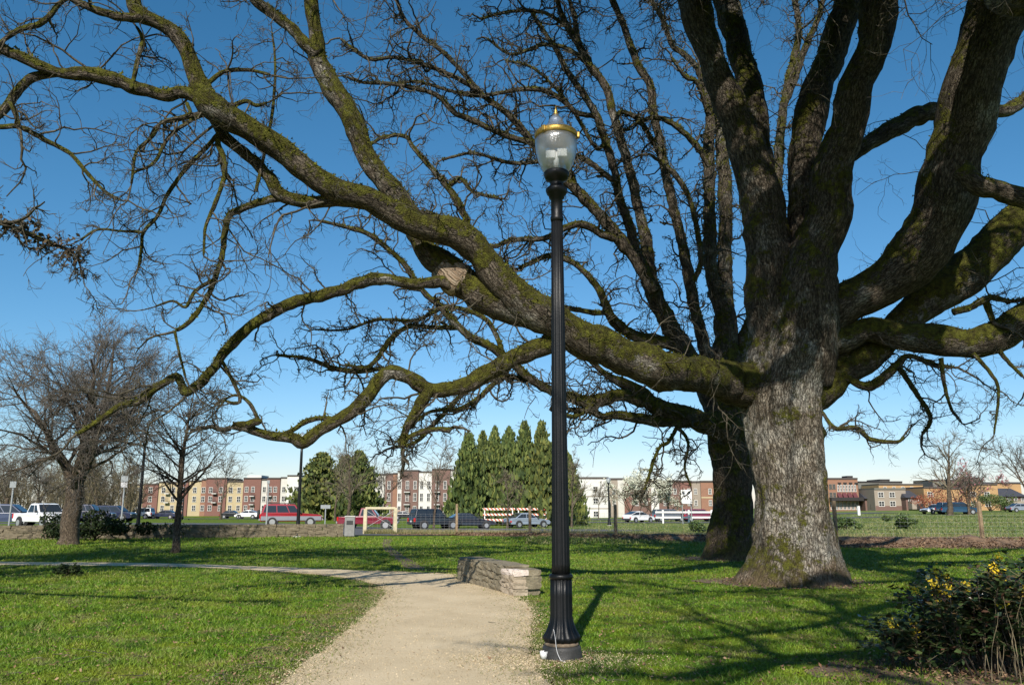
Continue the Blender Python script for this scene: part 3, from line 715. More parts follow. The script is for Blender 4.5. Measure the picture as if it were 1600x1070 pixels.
crown(oak, [e(1118, -80, d + .8), (4.4, 17.0, 14), (3.6, 15.6, 16.8), (2.4, 13.8, 19)], .26, .05, ms, dens=2.4, tl=1.5)
crown(oak, [e(484, -60, 13.87), (-3.3, 13.6, 11.4), (-4.1, 13.0, 13.6), (-5.0, 12.2, 15.6)], .11, .03, ms, dens=2.4, tl=1.2)
crown(oak, [e(370, -30, 13.67), (-5.3, 13.4, 11.4), (-7.0, 12.8, 13.2), (-8.8, 12.0, 14.8)], .09, .03, ms, dens=2.4, tl=1.2)
crown(oak, [e(198, -90, 11.53), (-6.0, 11.3, 10.2), (-7.2, 10.9, 11.8), (-8.6, 10.4, 13.2)], .09, .03, ms, dens=2.0, tl=1.1)
crown(oak, [e(-60, 40, 11.3), (-9.4, 11.6, 8.6), (-11.4, 12.0, 9.4), (-13.4, 12.4, 10.4)], .09, .03, ms, dens=2.0, tl=1.1)
crown(oak, [e(1680, 250, d - .6), (13.5, 16, 10), (15.5, 15, 12.5), (17.5, 14.2, 15)], .38, .07, ms, dens=2.0, tl=1.4)
crown(oak, [e(1720, 440, d - 1.6), (14.5, 14.2, 6.8), (16.8, 12.6, 7.8), (19, 11, 9.2)], .3, .06, ms, dens=1.6, tl=1.2)
def clear_of_trunk(P):       # leave the sunny lower trunk of the front oak free of limb shadows
    k = DF - .8 - P[:, 1]; xt = P[:, 0] + math.tan(SUN_AZ) * k; zt = P[:, 2] - math.tan(SUN_EL) / math.cos(SUN_AZ) * k
    g_ = P[:, 2] / math.tan(SUN_EL); xs, ys = P[:, 0] + math.sin(SUN_AZ) * g_, P[:, 1] + math.cos(SUN_AZ) * g_      # and the lawn left of the path
    return not np.any((np.abs(xt - gF[0]) < 1.4) & (zt > -.3) & (zt < 4.4)) and not np.any((xs < -.8) & (xs > -.66 * ys) & (ys < 21.5) & (ys > 3))
def more_crown(tree, origins, n, L, r, seed, mat, el=(.15, .8), az=(0, 6.283), zmin=7.5, **k):
    rr = np.random.default_rng(seed); made = 0
    for q in range(n * 40):
        if made >= n: break
        o_ = np.array(origins[rr.integers(0, len(origins))], float); a = rr.uniform(*az); e_ = rr.uniform(*el); l = L * rr.uniform(.7, 1.25)
        P, R = grow(o_[None], [[math.cos(a) * math.cos(e_), math.sin(a) * math.cos(e_), math.sin(e_)]], [l], [r * rr.uniform(.8, 1.3)], [r * .2], 9, .13, (0, 0, -.02), rr)
        if off_frame(P[0][1:]) and P[0][:, 2].min() > zmin and clear_of_trunk(P[0]): tree.wlimb(np.column_stack([P[0], R[0]]), mat, 'limb', **k); made += 1
more_crown(oak, [(4.4, 12, 12.2), (3.6, 15.6, 15.5), (6.2, 13.2, 15.0), (2.6, 12.6, 14.2), (9.4, 13.4, 15.5)], 30, 8.0, .25, 3, ms, dens=1.7, tl=1.25)
more_crown(oak, [(4.2, .2, 9.4), (3.0, -1.5, 9.0), (1.1, -2.1, 8.5), (5.9, 3.2, 9.9), (3.1, .9, 9.2), (1.1, -.8, 9.0), (3.4, 3.2, 10.6), (1.4, 3.0, 10.2), (5.6, -1.6, 8.2), (7.6, .5, 8.7)], 26, 3.6, .075, 14, ms, el=(-.1, .7), zmin=6.5, dens=1.5, tl=1.0)
more_crown(oak, [(5.0, 10, 12.4), (6.6, 8.5, 12.4), (5.4, 10.5, 11.3)], 7, 5.0, .16, 8, ms, az=(2.6, 6.2), dens=2.4, tl=1.2)
oak.twigs(.56, 1.85, 6, 4, rngF, wob=.42, trop=(0, 0, -.02), rmin=.0034, tr0=.017)
oak.moss(70000, rngF)

rngB = np.random.default_rng(8)
gB = gp(1138, 873); b_ = gB[1]
oakb = Tree('oak_tree', (gB[0], b_, 0), 'darker oak half hidden behind the trunk of the big front oak')
trunk_mesh(oakb, [(879, 1096, 1192), (868, 1100, 1188), (850, 1104, 1184), (820, 1109, 1180), (780, 1113, 1176), (730, 1110, 1174), (690, 1104, 1172), (650, 1100, 1170), (610, 1104, 1166), (570, 1108, 1160), (540, 1114, 1154)], b_, M['trunk2'], [(3.6, .4, 6), (5.2, .22, 8), (.4, .2, 7), (2.2, .3, 7)], sides=64, bumps=.05, seed=4.0)
def BL(pts, D0=None, D1=None, mat=ms, **k): oakb.limb(pts, b_ if D0 is None else b_ + D0, b_ if D1 is None else b_ + D1, mat, **k)
BL([(1137, 640, 60), (1134, 540, 40), (1132, 480, 30), (1132, 400, 22), (1133, 320, 22), (1128, 230, 19), (1118, 170, 14), (1104, 120, 10), (1090, 60, 8), (1075, -20, 7)])
BL([(1132, 500, 24), (1112, 430, 21), (1109, 350, 20), (1108, 280, 18), (1107, 220, 17), (1110, 165, 14), (1092, 112, 10), (1070, 86, 9), (1050, 70, 8), (1035, 30, 7), (1018, 2, 6), (1000, -30, 5)], 0, -.8)
BL([(1140, 590, 40), (1160, 545, 30), (1180, 495, 25), (1196, 430, 22), (1208, 360, 18), (1217, 250, 15), (1224, 170, 13), (1240, 95, 12), (1248, 50, 10), (1242, 0, 9), (1236, -50, 8)], 0, .8)
BL([(1226, 160, 12), (1243, 120, 11), (1258, 75, 10), (1276, 35, 9), (1286, 0, 8), (1296, -50, 7)], .6, .2)
BL([(1135, 640, 40), (1112, 575, 24), (1100, 535, 19), (1088, 490, 18), (1078, 441, 17), (1069, 395, 16), (1056, 340, 15), (1040, 272, 14), (1032, 224, 13), (1021, 178, 13), (1015, 131, 13), (998, 105, 12), (983, 67, 11), (972, 34, 10), (957, 0, 10), (940, -50, 8)], 0, -1)
BL([(1130, 650, 50), (1095, 585, 34), (1065, 540, 30), (1039, 494, 28), (1020, 455, 27), (1010, 415, 24), (1009, 374, 19), (998, 329, 16), (987, 277, 15), (968, 213, 14), (957, 176, 13), (946, 135, 12), (923, 105, 12), (905, 71, 11), (882, 34, 9), (871, 2, 8), (860, -40, 7)], 0, -1.6)
BL([(1014, 428, 18), (995, 395, 17), (985, 357, 15), (968, 310, 14), (961, 269, 13), (946, 221, 12), (931, 179, 12), (908, 142, 10), (886, 112, 9), (871, 82, 8), (850, 50, 7), (830, 20, 6)], -1, -2)
BL([(905, 71, 9), (899, 37, 7), (890, 0, 6), (884, -30, 5)], -1.5, -1.7, dens=1.4)
BL([(930, 182, 9), (901, 176, 8), (879, 157, 8), (852, 142, 8), (815, 140, 7), (780, 146, 6), (740, 150, 6), (700, 141, 5), (650, 128, 5), (610, 133, 4)], -2, -3, dens=1.6)
BL([(1022, 455, 22), (1000, 415, 20), (983, 392, 20), (957, 360, 19), (927, 325, 18), (897, 293, 16), (860, 262, 13), (825, 215, 11), (795, 180, 10), (755, 150, 9), (729, 120, 8), (692, 82, 7), (658, 56, 7), (632, 30, 6), (620, 0, 6), (612, -30, 5)], -1, -3.2, dens=1.4)
BL([(830, 222, 10), (790, 212, 9), (736, 187, 10), (710, 176, 9), (684, 150, 8), (647, 138, 7), (609, 131, 6), (568, 129, 5), (540, 120, 4)], -2.4, -3.4, dens=1.7)
BL([(745, 140, 8), (705, 118, 7), (662, 101, 7), (617, 90, 6), (579, 93, 6), (549, 75, 5), (531, 60, 4)], -2.8, -3.5, dens=1.8)
BL([(965, 285, 11), (950, 277, 9), (927, 258, 9), (897, 243, 9), (860, 250, 7), (800, 255, 6), (740, 240, 5), (690, 250, 4)], -1.6, -2.6, dens=1.6)
BL([(960, 372, 14), (942, 366, 13), (912, 351, 12), (886, 355, 11), (850, 372, 9), (800, 375, 8), (770, 385, 7), (735, 372, 5)], -1.5, -2.4, dens=1.6)
BL([(1095, 585, 24), (1055, 540, 21), (1021, 533, 18), (988, 522, 17), (962, 507, 15), (947, 477, 13), (932, 447, 11), (909, 421, 10), (887, 406, 9), (855, 400, 8), (810, 420, 7)], 0, -1.5, ml, dens=1.3)
BL([(980, 518, 12), (954, 492, 10), (924, 488, 9), (887, 481, 9), (850, 470, 9), (800, 430, 10), (762, 400, 11), (736, 363, 12), (722, 329, 12), (699, 292, 11), (673, 262, 9), (647, 232, 8), (632, 213, 7), (598, 215, 6), (576, 228, 5)], -.8, -3, ml, dens=1.5)
BL([(1145, 672, 50), (1100, 660, 36), (1074, 649, 31), (1036, 638, 30), (1014, 627, 27), (992, 608, 22), (969, 597, 17), (947, 585, 11), (920, 560, 8)], -.3, -1.4, ml, dens=1.0)
BL([(1020, 630, 24), (995, 624, 20), (969, 617, 20), (924, 627, 19), (887, 619, 17), (857, 608, 15), (831, 593, 14), (805, 570, 13), (767, 541, 13), (739, 529, 12), (713, 507, 11), (686, 477, 10), (664, 458, 9), (642, 428, 9), (630, 410, 9), (604, 387, 8), (574, 365, 8), (540, 355, 6), (500, 345, 5)], -1, -4, ml, dens=1.5)
BL([(1075, 655, 24), (1048, 658, 19), (1018, 657, 18), (977, 649, 15), (943, 650, 12), (920, 642, 10), (890, 640, 7)], -.6, -1.4, ml, dens=1.6)
for q in ([(720, 512, 9), (680, 512, 8), (640, 510, 8), (610, 530, 9), (590, 560, 8), (570, 575, 7), (540, 570, 5)], [(790, 560, 8), (760, 500, 8), (700, 480, 7), (650, 500, 6), (590, 500, 5), (540, 515, 4), (490, 515, 3)], [(830, 593, 9), (780, 590, 9), (730, 610, 8), (690, 650, 8), (650, 690, 6), (610, 700, 5)],
          [(600, 575, 7), (560, 580, 9), (520, 575, 8), (480, 560, 6), (430, 555, 4)], [(800, 570, 8), (750, 620, 8), (715, 640, 8), (690, 640, 6), (660, 650, 5), (620, 690, 4)], [(930, 627, 9), (900, 650, 7), (860, 640, 6)], [(700, 292, 8), (720, 280, 7), (740, 300, 6), (780, 310, 5)], [(736, 363, 9), (690, 340, 8), (650, 330, 6), (600, 335, 5)],
          [(1060, 662, 7), (1045, 690, 6), (1030, 700, 5), (1015, 740, 5), (1003, 775, 4)], [(1052, 660, 7), (1075, 690, 5), (1070, 730, 4), (1080, 760, 3)], [(1030, 240, 8), (1000, 190, 8), (970, 175, 7), (965, 185, 5)], [(1085, 440, 8), (1095, 400, 9), (1080, 320, 8), (1060, 280, 9), (1030, 250, 9)], [(1109, 260, 9), (1090, 230, 10), (1060, 200, 9), (1030, 185, 8), (1000, 190, 6), (975, 205, 4)], [(1108, 180, 10), (1090, 130, 8), (1070, 120, 6), (1050, 90, 5)],
          [(900, 293, 9), (880, 245, 8), (850, 240, 7), (810, 190, 6)], [(946, 225, 7), (930, 230, 6), (900, 180, 6), (870, 140, 5), (830, 105, 4), (790, 95, 4)], [(923, 105, 7), (890, 78, 7), (850, 70, 6), (800, 85, 5), (760, 60, 4)], [(890, 45, 6), (850, 20, 6), (800, 18, 5), (750, 30, 4)]):
    BL(q, -1.6, -2.6, ml, name='branch', dens=2.2, tl=.8)
for pts, r0 in (([at(1075, -20, b_), (6, 25.5, 20), (6.4, 25, 23)], .07), ([at(940, -50, b_ - 1), (2.2, 24, 20), (1.5, 23.5, 23)], .08), ([at(860, -40, b_ - 1.6), (.7, 24, 19), (0, 23, 21)], .07), ([at(1236, -50, b_ + .8), (9, 27, 20), (9.4, 28, 23)], .08), ([at(612, -30, b_ - 3.2), (-3.6, 22, 17.5), (-4.4, 21.5, 19)], .05)):
    crown(oakb, pts, r0, .03, ms, dens=1.0)
more_crown(oakb, [(6, 25.5, 20), (2.2, 24, 20), (9, 27, 20), (.7, 24, 19)], 16, 7.0, .19, 5, ms, zmin=15, dens=1.6, tl=1.3)
oakb.twigs(.40, 1.8, 5, 3, rngB, wob=.62, tr0=.030, trop=(0, 0, .0), len2=.42, rmin=.0075)
oakb.moss(30000, rngB, .05)

oakc = Tree('oak_tree', (-15.5, 7.0, 0), 'oak outside the left edge whose leafy branch tip hangs into the sky at the left')
oakc.wlimb([(-15.5, 7, -.1, 1.0), (-15.5, 7, .5, .72), (-15.4, 7.05, 2, .6), (-15.2, 7.1, 4.2, .56), (-15.1, 7.2, 5.6, .5)], M['trunk'], 'trunk', spawn=0, sides=40)
for P_, r_ in (([(-15.1, 7.2, 5.2), (-14.6, 8.6, 8.8), (-13.4, 10.4, 11.4), (-11.8, 12.0, 13.4), (-10.4, 13.6, 14.8)], .34), ([(-15.1, 7.2, 5.2), (-15.6, 9.8, 8.2), (-15.8, 12.6, 10.4), (-15.6, 15.6, 12.2)], .32), ([(-15.1, 7.2, 5.2), (-15.6, 5.6, 9), (-14.4, 4.2, 12.6), (-12.2, 3.6, 14.8)], .32), ([(-15.1, 7.2, 5.2), (-17.6, 8.4, 8), (-20.4, 10.6, 10.4), (-22.6, 13, 12)], .3)):
    crown(oakc, P_, r_, .07, ms, dens=1.2, tl=1.3)
k7 = [at(x, y, D) for x, y, D in ((-90, 330, 8.6), (-40, 338, 8.6), (0, 347, 8.65), (30, 359, 8.7), (75, 378, 8.8), (112, 393, 8.85), (121, 403, 8.9), (131, 437, 8.9))]
oakc.wlimb(np.column_stack([np.array([(-14.2, 7.4, 6.8), (-11.0, 8.0, 6.2), (-8.0, 8.4, 5.3)] + [tuple(q) for q in k7[:3]]), [.12, .08, .06, .038, .036, .034]]), ms, 'limb', tl=.5, dens=1.5)
oakc.wlimb(np.column_stack([np.array(k7[2:]), [.034, .03, .025, .018, .013, .008]]), ms, 'branch', tl=.26, dens=9)
more_crown(oakc, [(-13.4, 10.4, 11.4), (-11.8, 12.0, 13.4), (-15.8, 12.6, 10.4), (-14.4, 4.2, 12.6), (-20.4, 10.6, 10.4)], 24, 7.0, .22, 6, ms, dens=1.9, tl=1.4)
oakc.twigs(.5, 1.9, 6, 4, np.random.default_rng(19), wob=.38)
oakc.moss(9000, np.random.default_rng(2))
rr = np.random.default_rng(12); kq = np.array(k7[2:7]); kp = kq[rr.integers(0, 5, 320)] * rr.random((320, 1)); kk = rr.integers(0, 4, 320); tt_ = rr.random((320, 1)); kp = kq[kk] * (1 - tt_) + kq[kk + 1] * tt_ + rr.normal(size=(320, 3)) * .075
t = NT('withered_leaf'); t.col(t.ramp(t.n('NewGeometry').outputs['Random Per Island'], [(0, (.02, .014, .008)), (1, (.09, .06, .03))])); t.rough(.85); M['withered'] = t.m
V, Fq = scatter_quads(kp, .028, rr); oakc.part('withered_leaves', V, [Fq], M['withered'], False, kind='stuff')

# soil round the trunks
for (cx_, cy_), k in (((1205, 917), 0), ((1120, 879), 1)):
    c = (gF, gB)[k]; rr = (1.8, 1.5) if not k else (1.5, 1.3)
    sheet('soil', [(c[0] - .15 + rr[0] * math.cos(a) * (1 + .12 * math.sin(3 * a + k)), c[1] + rr[1] * math.sin(a)) for a in np.linspace(0, 2 * math.pi, 16, endpoint=False)], .008, M['soil'], .25, 1.8, step=.08)

def bare_tree(name, label, base, H, r, seed, mats=('treebark', 'twig_dark', 'twig_dark'), forks=1, bole=.28, n1=9, n2=7, n3=6, n4=0, spread=(.5, 1.0), l1=.45, up=.03, rmin=.006, group=None, lean=0.0, wob=.14, cat='tree'):
    rng = np.random.default_rng(seed); tr = Tree(name, tuple(base), label, cat, group); b = np.array(base, float)
    hb = H * bole
    if forks > 1:
        T = np.array([np.append(b + [0, 0, -.05], r * 1.5), np.append(b + [.02, 0, hb * .15], r * 1.12), np.append(b + [lean * .3, 0, hb * .5], r), np.append(b + [lean * .5, 0, hb], r * 1.05), np.append(b + [lean * .6, 0, hb * 1.08], r * .9)])
        ang = rng.random() * 6 + np.arange(forks) * 2 * math.pi / forks + rng.normal(size=forks) * .3
        lead_d = np.stack([np.cos(ang) * .55, np.sin(ang) * .55, np.ones(forks)], 1)
        P0, R0 = grow(np.repeat(T[3:4, :3], forks, 0) - [0, 0, hb * .1], lead_d, np.full(forks, H * .62) * (.85 + .3 * rng.random(forks)), np.full(forks, r * .55), np.full(forks, r * .08), 10, wob, (0, 0, .04), rng)
    else:
        P0, R0 = grow(b[None], [[0.001, 0, 1.0]], [H * .92], [r], [r * .1], 14, wob * .35, (0, 0, .1), rng)
        T = np.column_stack([P0[0], R0[0]]); T[0, 2] -= .05; T[0, 3] *= 1.35
    tr.wlimb(T, M[mats[0]], 'trunk', spawn=0, sides=12)
    for k in range(forks if forks > 1 else 0): tr.wlimb(np.column_stack([P0[k], R0[k]]), M[mats[0]], 'limb', spawn=0, sides=9)
    s1, d1, k1, t1 = kids(P0, R0, n1, bole if forks == 1 else .15, spread[0], spread[1], rng)
    ln1 = H * l1 * (1.15 - .75 * t1) * (.7 + .5 * rng.random(len(s1)))
    P1, R1 = grow(s1, d1, ln1, np.maximum(k1 * .5, rmin * 2), np.full(len(s1), rmin * 1.2), 9, wob, (0, 0, up), rng)
    s2, d2, k2, _ = kids(P1, R1, n2, .15, .4, 1.0, rng)
    ln2 = np.repeat(ln1, n2) * .45 * (.4 + .9 * rng.random(len(s2)))
    P2, R2 = grow(s2, d2, ln2, np.maximum(k2 * .6, rmin * 1.4), np.full(len(s2), rmin), 6, wob * 1.2, (0, 0, up * .5), rng)
    s3, d3, k3, _ = kids(P2, R2, n3, .15, .4, 1.0, rng)
    ln3 = np.repeat(ln2, n3) * .5 * (.4 + .9 * rng.random(len(s3))) + H * .01
    P3, R3 = grow(s3, d3, ln3, np.full(len(s3), rmin), np.full(len(s3), rmin * .7), 4, wob * 1.4, (0, 0, 0), rng)
    V, Fs = merge([batch_tubes(P1, R1, 5), batch_tubes(P2, R2, 3)])
    tr.part('branches', V, Fs, M[mats[1]], True, kind='stuff')
    tw = [batch_tubes(P3, R3, 3)]
    if n4:
        s4, d4, k4, _ = kids(P3, R3, n4, .1, .3, .9, rng); ln4 = np.repeat(ln3, n4) * .55 * (.4 + .9 * rng.random(len(s4)))
        P4, R4 = grow(s4, d4, ln4, np.full(len(s4), rmin * .75), np.full(len(s4), rmin * .55), 3, wob * 1.5, (0, 0, 0), rng); tw.append(batch_tubes(P4, R4, 3)); tr.tips = P4[:, -1]
    else: tr.tips = P3.reshape(-1, 3)
    V, Fs = merge(tw); tr.part('crown', V, Fs, M[mats[2]], True, kind='stuff')
    return tr

g = gp(106, 851)
bt = bare_tree('bare_tree', 'dense leafless tree with thick forked brown trunk by the left stone wall', (g[0], g[1], 0), 11.0, .36, 21, forks=5, bole=.23, n1=15, n2=9, n3=8, n4=3, l1=.42, up=-.005, rmin=.008, mats=('treebark', 'twig_dark', 'twig_tan'), spread=(.5, 1.2), lean=.1)
g = gp(274, 864)
bare_tree('bare_tree', 'slender leafless young tree on the lawn behind the path', (g[0], g[1], 0), 6.4, .145, 33, forks=1, bole=.30, n1=34, n2=8, n3=4, l1=.40, up=.035, rmin=.0065, mats=('treebark', 'twig_dark', 'twig_dark'), spread=(.7, 1.15), wob=.1)
exec_far = [  # px, D, H, r, kind
    (345, 118, 9.5, .14, 'slim', 'pale slim bare tree before the yellow and brick apartments'),
    (545, 82, 8.6, .2, 'pale', 'pale bare tree with a crooked trunk above the red pickup truck'),
    (523, 110, 8.5, .13, 'pale', 'thin bare tree between the red cars in front of the evergreens'),
    (600, 150, 11, .16, 'brown', 'bare tree against the left end of the middle brick apartments'),
    (678, 74, 7.8, .11, 'pale', 'bare pale tree standing over the black wagon'),
    (793, 80, 5.4, .11, 'pale', 'small bare pale tree in front of the tall conifers and barricade'),
    (893, 84, 7.0, .12, 'pale', 'slim bare tree just right of the black lamp post'),
    (935, 150, 6.2, .10, 'pale', 'small bare sapling before the white building wall'),
    (1485, 112, 11.0, .36, 'pale', 'tall leafless tree with pale trunk beside the blue van'),
    (1515, 118, 7.2, .17, 'brown', 'short spreading bare tree beside the wooden fence post on the right'),
    (1612, 95, 10.5, .2, 'brown', 'bare tree cut by the right edge of the photograph'),
    (150, 105, 9, .18, 'brown', 'bare brown tree behind the dark cars at the left'),
    (60, 110, 9, .18, 'brown', 'bare brown tree behind the white pickup truck'),
    (8, 100, 9.5, .2, 'brown', 'bare brown tree at the far left edge behind the blue car')]
for k, (px, D, H, r, kd, lab) in enumerate(exec_far):
    mats = {'slim': ('treebark', 'twig_far', 'twig_tan'), 'pale': ('treebark', 'twig_far', 'twig_far'), 'brown': ('treebark', 'twig_dark', 'twig_tan')}[kd]
    bare_tree('bare_tree', lab, put(px, D), H, r, 100 + k, mats=mats, forks=1 if kd != 'brown' else 3, bole=.26, n1=20 if kd != 'brown' else 10, n2=6, n3=5, l1=.42, up=.05, rmin=.016 if D > 90 else .012, spread=(.5, 1.0))
# blossom trees
M['petal'] = mk('white_blossom', (.62, .63, .50), .8, .2, 2)
M['pink'] = mk('pink_blossom', (.42, .15, .18), .8, .3, 2)
M['redleaf'] = mk('dark_red_leaf', (.10, .022, .02), .8, .4, 2)
M['rustleaf'] = mk('rust_leaf', (.24, .07, .035), .8, .4, 2)
for k, (px, D, H, lab, mt, nq) in enumerate(((985, 130, 8.0, 'white blossoming tree at the left of its pair in front of the brick building', 'petal', 2600), (1018, 128, 8.8, 'fullest white blossoming tree above the white hatchback', 'petal', 6500), (1046, 130, 7.6, 'thin white blossoming tree above the white rail fence', 'petal', 2400), (1527, 125, 8.6, 'pink flowering tree behind the tall leafless tree on the right', 'pink', 1200))):
    tr = bare_tree('blossom_tree', lab, put(px, D), H, .16, 300 + k, mats=('treebark', 'twig_far', 'twig_far'), forks=3, bole=.15, n1=10, n2=6, n3=5, l1=.36, up=.06, rmin=.016)
    rr = np.random.default_rng(k); P = tr.tips[rr.integers(0, len(tr.tips), nq)] + rr.normal(size=(nq, 3)) * .12
    V, Fq = scatter_quads(P, .10, rr); tr.part('blossom', V, [Fq], M[mt], False, kind='stuff')

def leafy_mass(name, label, base, dims, mt, n, size, seed, cat='shrub', group=None, stem=True, lobes=9):
    rr = np.random.default_rng(seed); root = Tree(name, tuple(base), label, cat, group); b = np.array(base, float); dm = np.array(dims)
    c = rr.normal(size=(lobes, 3)) * [.33, .33, .22] + [0, 0, .58]; rad_ = .2 + .22 * rr.random(lobes)
    i = rr.integers(0, lobes, n); v = nrm(rr.normal(size=(n, 3))) * (rad_[i] * rr.random(n) ** .35)[:, None]
    P = (c[i] + v); P[:, 2] = np.abs(P[:, 2]); P = P * dm + b
    V, Fq = scatter_quads(P, size, rr); root.part('leaves', V, [Fq], M[mt], False, kind='stuff')
    if stem:
        ns = 7; s = np.repeat(b[None], ns, 0); dd = np.column_stack([rr.normal(size=(ns, 2)) * .45, np.ones(ns)])
        Pq, Rq = grow(s, dd, np.full(ns, dm[2] * .8), np.full(ns, .03 * dm[2]), np.full(ns, .008 * dm[2]), 6, .2, (0, 0, .05), rr)
        V, Fs = merge([batch_tubes(Pq, Rq, 5)]); root.part('stems', V, Fs, M['twig_dark'], True)
    return root
t = NT('dark_shrub_leaf'); t.col(t.ramp(t.n('NewGeometry').outputs['Random Per Island'], [(0, (.008, .015, .005)), (.6, (.020, .034, .010)), (1, (.05, .07, .022))])); t.rough(.75); t.b.inputs['Specular IOR Level'].default_value = .2
M['leafdark'] = t.m
t = NT('mid_green_leaf'); t.col(t.ramp(t.n('NewGeometry').outputs['Random Per Island'], [(0, (.03, .055, .012)), (.6, (.06, .10, .02)), (1, (.12, .16, .04))])); t.rough(.6)
M['leafmid'] = t.m
p = gp(128, 846); leafy_mass('shrub', 'dark evergreen shrub against the stone wall right of the thick tree', (p[0], p[1] + 1.2, 0), (2.2, 1.3, 1.15), 'leafdark', 4200, .07, 3)
p = gp(70, 843); leafy_mass('shrub', 'small dark leafy shrub at the wall under the white pickup truck', (p[0], p[1] + .6, 0), (1.1, .8, 1.1), 'leafdark', 1100, .07, 4)
p = gp(105, 899); leafy_mass('shrub', 'little dark tuft on the sunny lawn before the path', (p[0], p[1], 0), (.42, .35, .30), 'leafdark', 500, .035, 5, stem=True)
p = put(265, 42, 830); leafy_mass('shrub', 'sparse leafy sprig on the wall by the slender young tree', (p[0] + .5, p[1] - .7, .25), (1.0, .4, .75), 'leafdark', 150, .06, 6)
for k, (px, D, dm, mt, lab) in enumerate(((1462, 150, (6, 4, 3.6), 'rustleaf', 'rust red shrub before the yellow house'), (1497, 152, (7, 4, 5.2), 'redleaf', 'dark red leafy bush behind the tall leafless tree'), (1322, 60, (1.5, 1.2, .8), 'leafmid', 'green weed clump in the field right of the oak'), (1413, 58, (1.7, 1.2, .9), 'leafmid', 'green weed clump in the field below the beige house'), (1548, 148, (4, 3, 3.0), 'leafmid', 'clipped green hedge bush before the yellow house'), (1572, 148, (4, 3, 3.0), 'leafmid', 'clipped green bush before the house at the right edge'), (1088, 62, (.9, .8, .9), 'leafmid', 'green weed in front of the white rail fence'))):
    leafy_mass('bush', lab, put(px, D), dm, mt, 1600, .12 if D > 100 else .08, 40 + k, cat='bush')

# conifers
t = NT('conifer_foliage'); t.col(t.mix(t.n('ObjectInfo').outputs['Random'], t.ramp(t.n('NewGeometry').outputs['Random Per Island'], [(0, (.022, .042, .009)), (.55, (.066, .105, .020)), (1, (.15, .18, .036))]), t.ramp(t.n('NewGeometry').outputs['Random Per Island'], [(0, (.026, .042, .009)), (.55, (.080, .105, .020)), (1, (.18, .175, .036))]))); t.rough(.8)
M['conifer'] = t.m
def conifer_meshes(seed, nc=340, per=36, ex=.84):
    rr = np.random.default_rng(seed)
    h = rr.random(nc) ** 1.15; a = rr.random(nc) * 6.283
    env = (1 - h) ** ex * .5 * (.78 + .38 * rr.random(nc)) * (1 + .2 * np.sin(a * 2 + seed) + .14 * np.sin(a * 3 - h * 12)) + .008
    c = np.stack([np.cos(a) * env, np.sin(a) * env, .02 + h * .95 + .05 * rr.random(nc)], 1)
    up = np.stack([np.cos(a) * .5, np.sin(a) * .5, 1.1 + 0 * a], 1); n = nc * per; k = np.repeat(np.arange(nc), per)
    u = rr.random((n, 1)); sz = (.05 + .05 * (1 - h))[k][:, None]
    P = c[k] * ([1, 1, 1] - u * [.75, .75, 0]) - [0, 0, .03] * u + rr.normal(size=(n, 3)) * [.045, .045, .022] * (.5 + (1 - h[k])[:, None] * .6)
    P[:, 2] = np.clip(P[:, 2], .005, 1.05)
    out = nrm(up[k] + rr.normal(size=(n, 3)) * .5); sd_ = nrm(np.cross(out, rr.normal(size=(n, 3)))); s_ = sz * (.25 + .35 * rr.random((n, 1)))
    T = np.stack([P - sd_ * s_ * [.9, .9, .5], P + out * s_ * [1.2, 1.2, 1.3], P + sd_ * s_ * [.9, .9, .5], P - out * s_ * .8], 1)
    return np_mesh('foliage', T.reshape(-1, 3), [np.arange(n * 4).reshape(-1, 4)], M['conifer'], False)
CM = [conifer_meshes(3), conifer_meshes(9), conifer_meshes(14)]; CB_ = [conifer_meshes(31, 260, 26, .42), conifer_meshes(37, 260, 26, .5)]
tm = MB().lathe([(.022, -.02), (.018, .3), (.004, .9)], 8).mesh('trunk', M['treebark'], True)
cons = [(731, 92, 674, 62, 'leftmost tall conifer of the row left of the lamp post'), (754, 96, 676, 52, 'slim conifer second from the left of the row'), (773, 94, 670, 54, 'conifer third from the left of the row above the barricade'), (796, 97, 667, 56, 'middle conifer of the row, fourth from the left'), (820, 93, 661, 62, 'tallest conifer of the row behind the silver car'), (847, 92, 662, 66, 'browner conifer standing directly left of the lamp post'), (888, 94, 706, 50, 'short conifer peeking out right of the lamp post'),
        (500, 122, 708, 74, 'bushy evergreen behind the red wagon'), (537, 126, 712, 52, 'pointed evergreen in the cluster behind the pale crooked tree'), (558, 118, 705, 58, 'dark evergreen at the right of the cluster over the red pickup')]
for k, (px, D, top, w, lab) in enumerate(cons):
    b = put(px, D); hh = at(px, top, D)[2] - b[2]; ww = wid(px, 760, D, w) * 1.22
    r = empty('conifer_tree', b, random.random() * 6, lab, 'conifer', 'evergreens behind the car park')
    r.scale = (1, 1, 1)
    link('foliage', (CM[k % 3] if k < 7 else CB_[k % 2]), r, scale=(ww, ww, hh))['kind'] = 'stuff'; link('trunk', tm, r, scale=(hh * .8, hh * .8, hh))

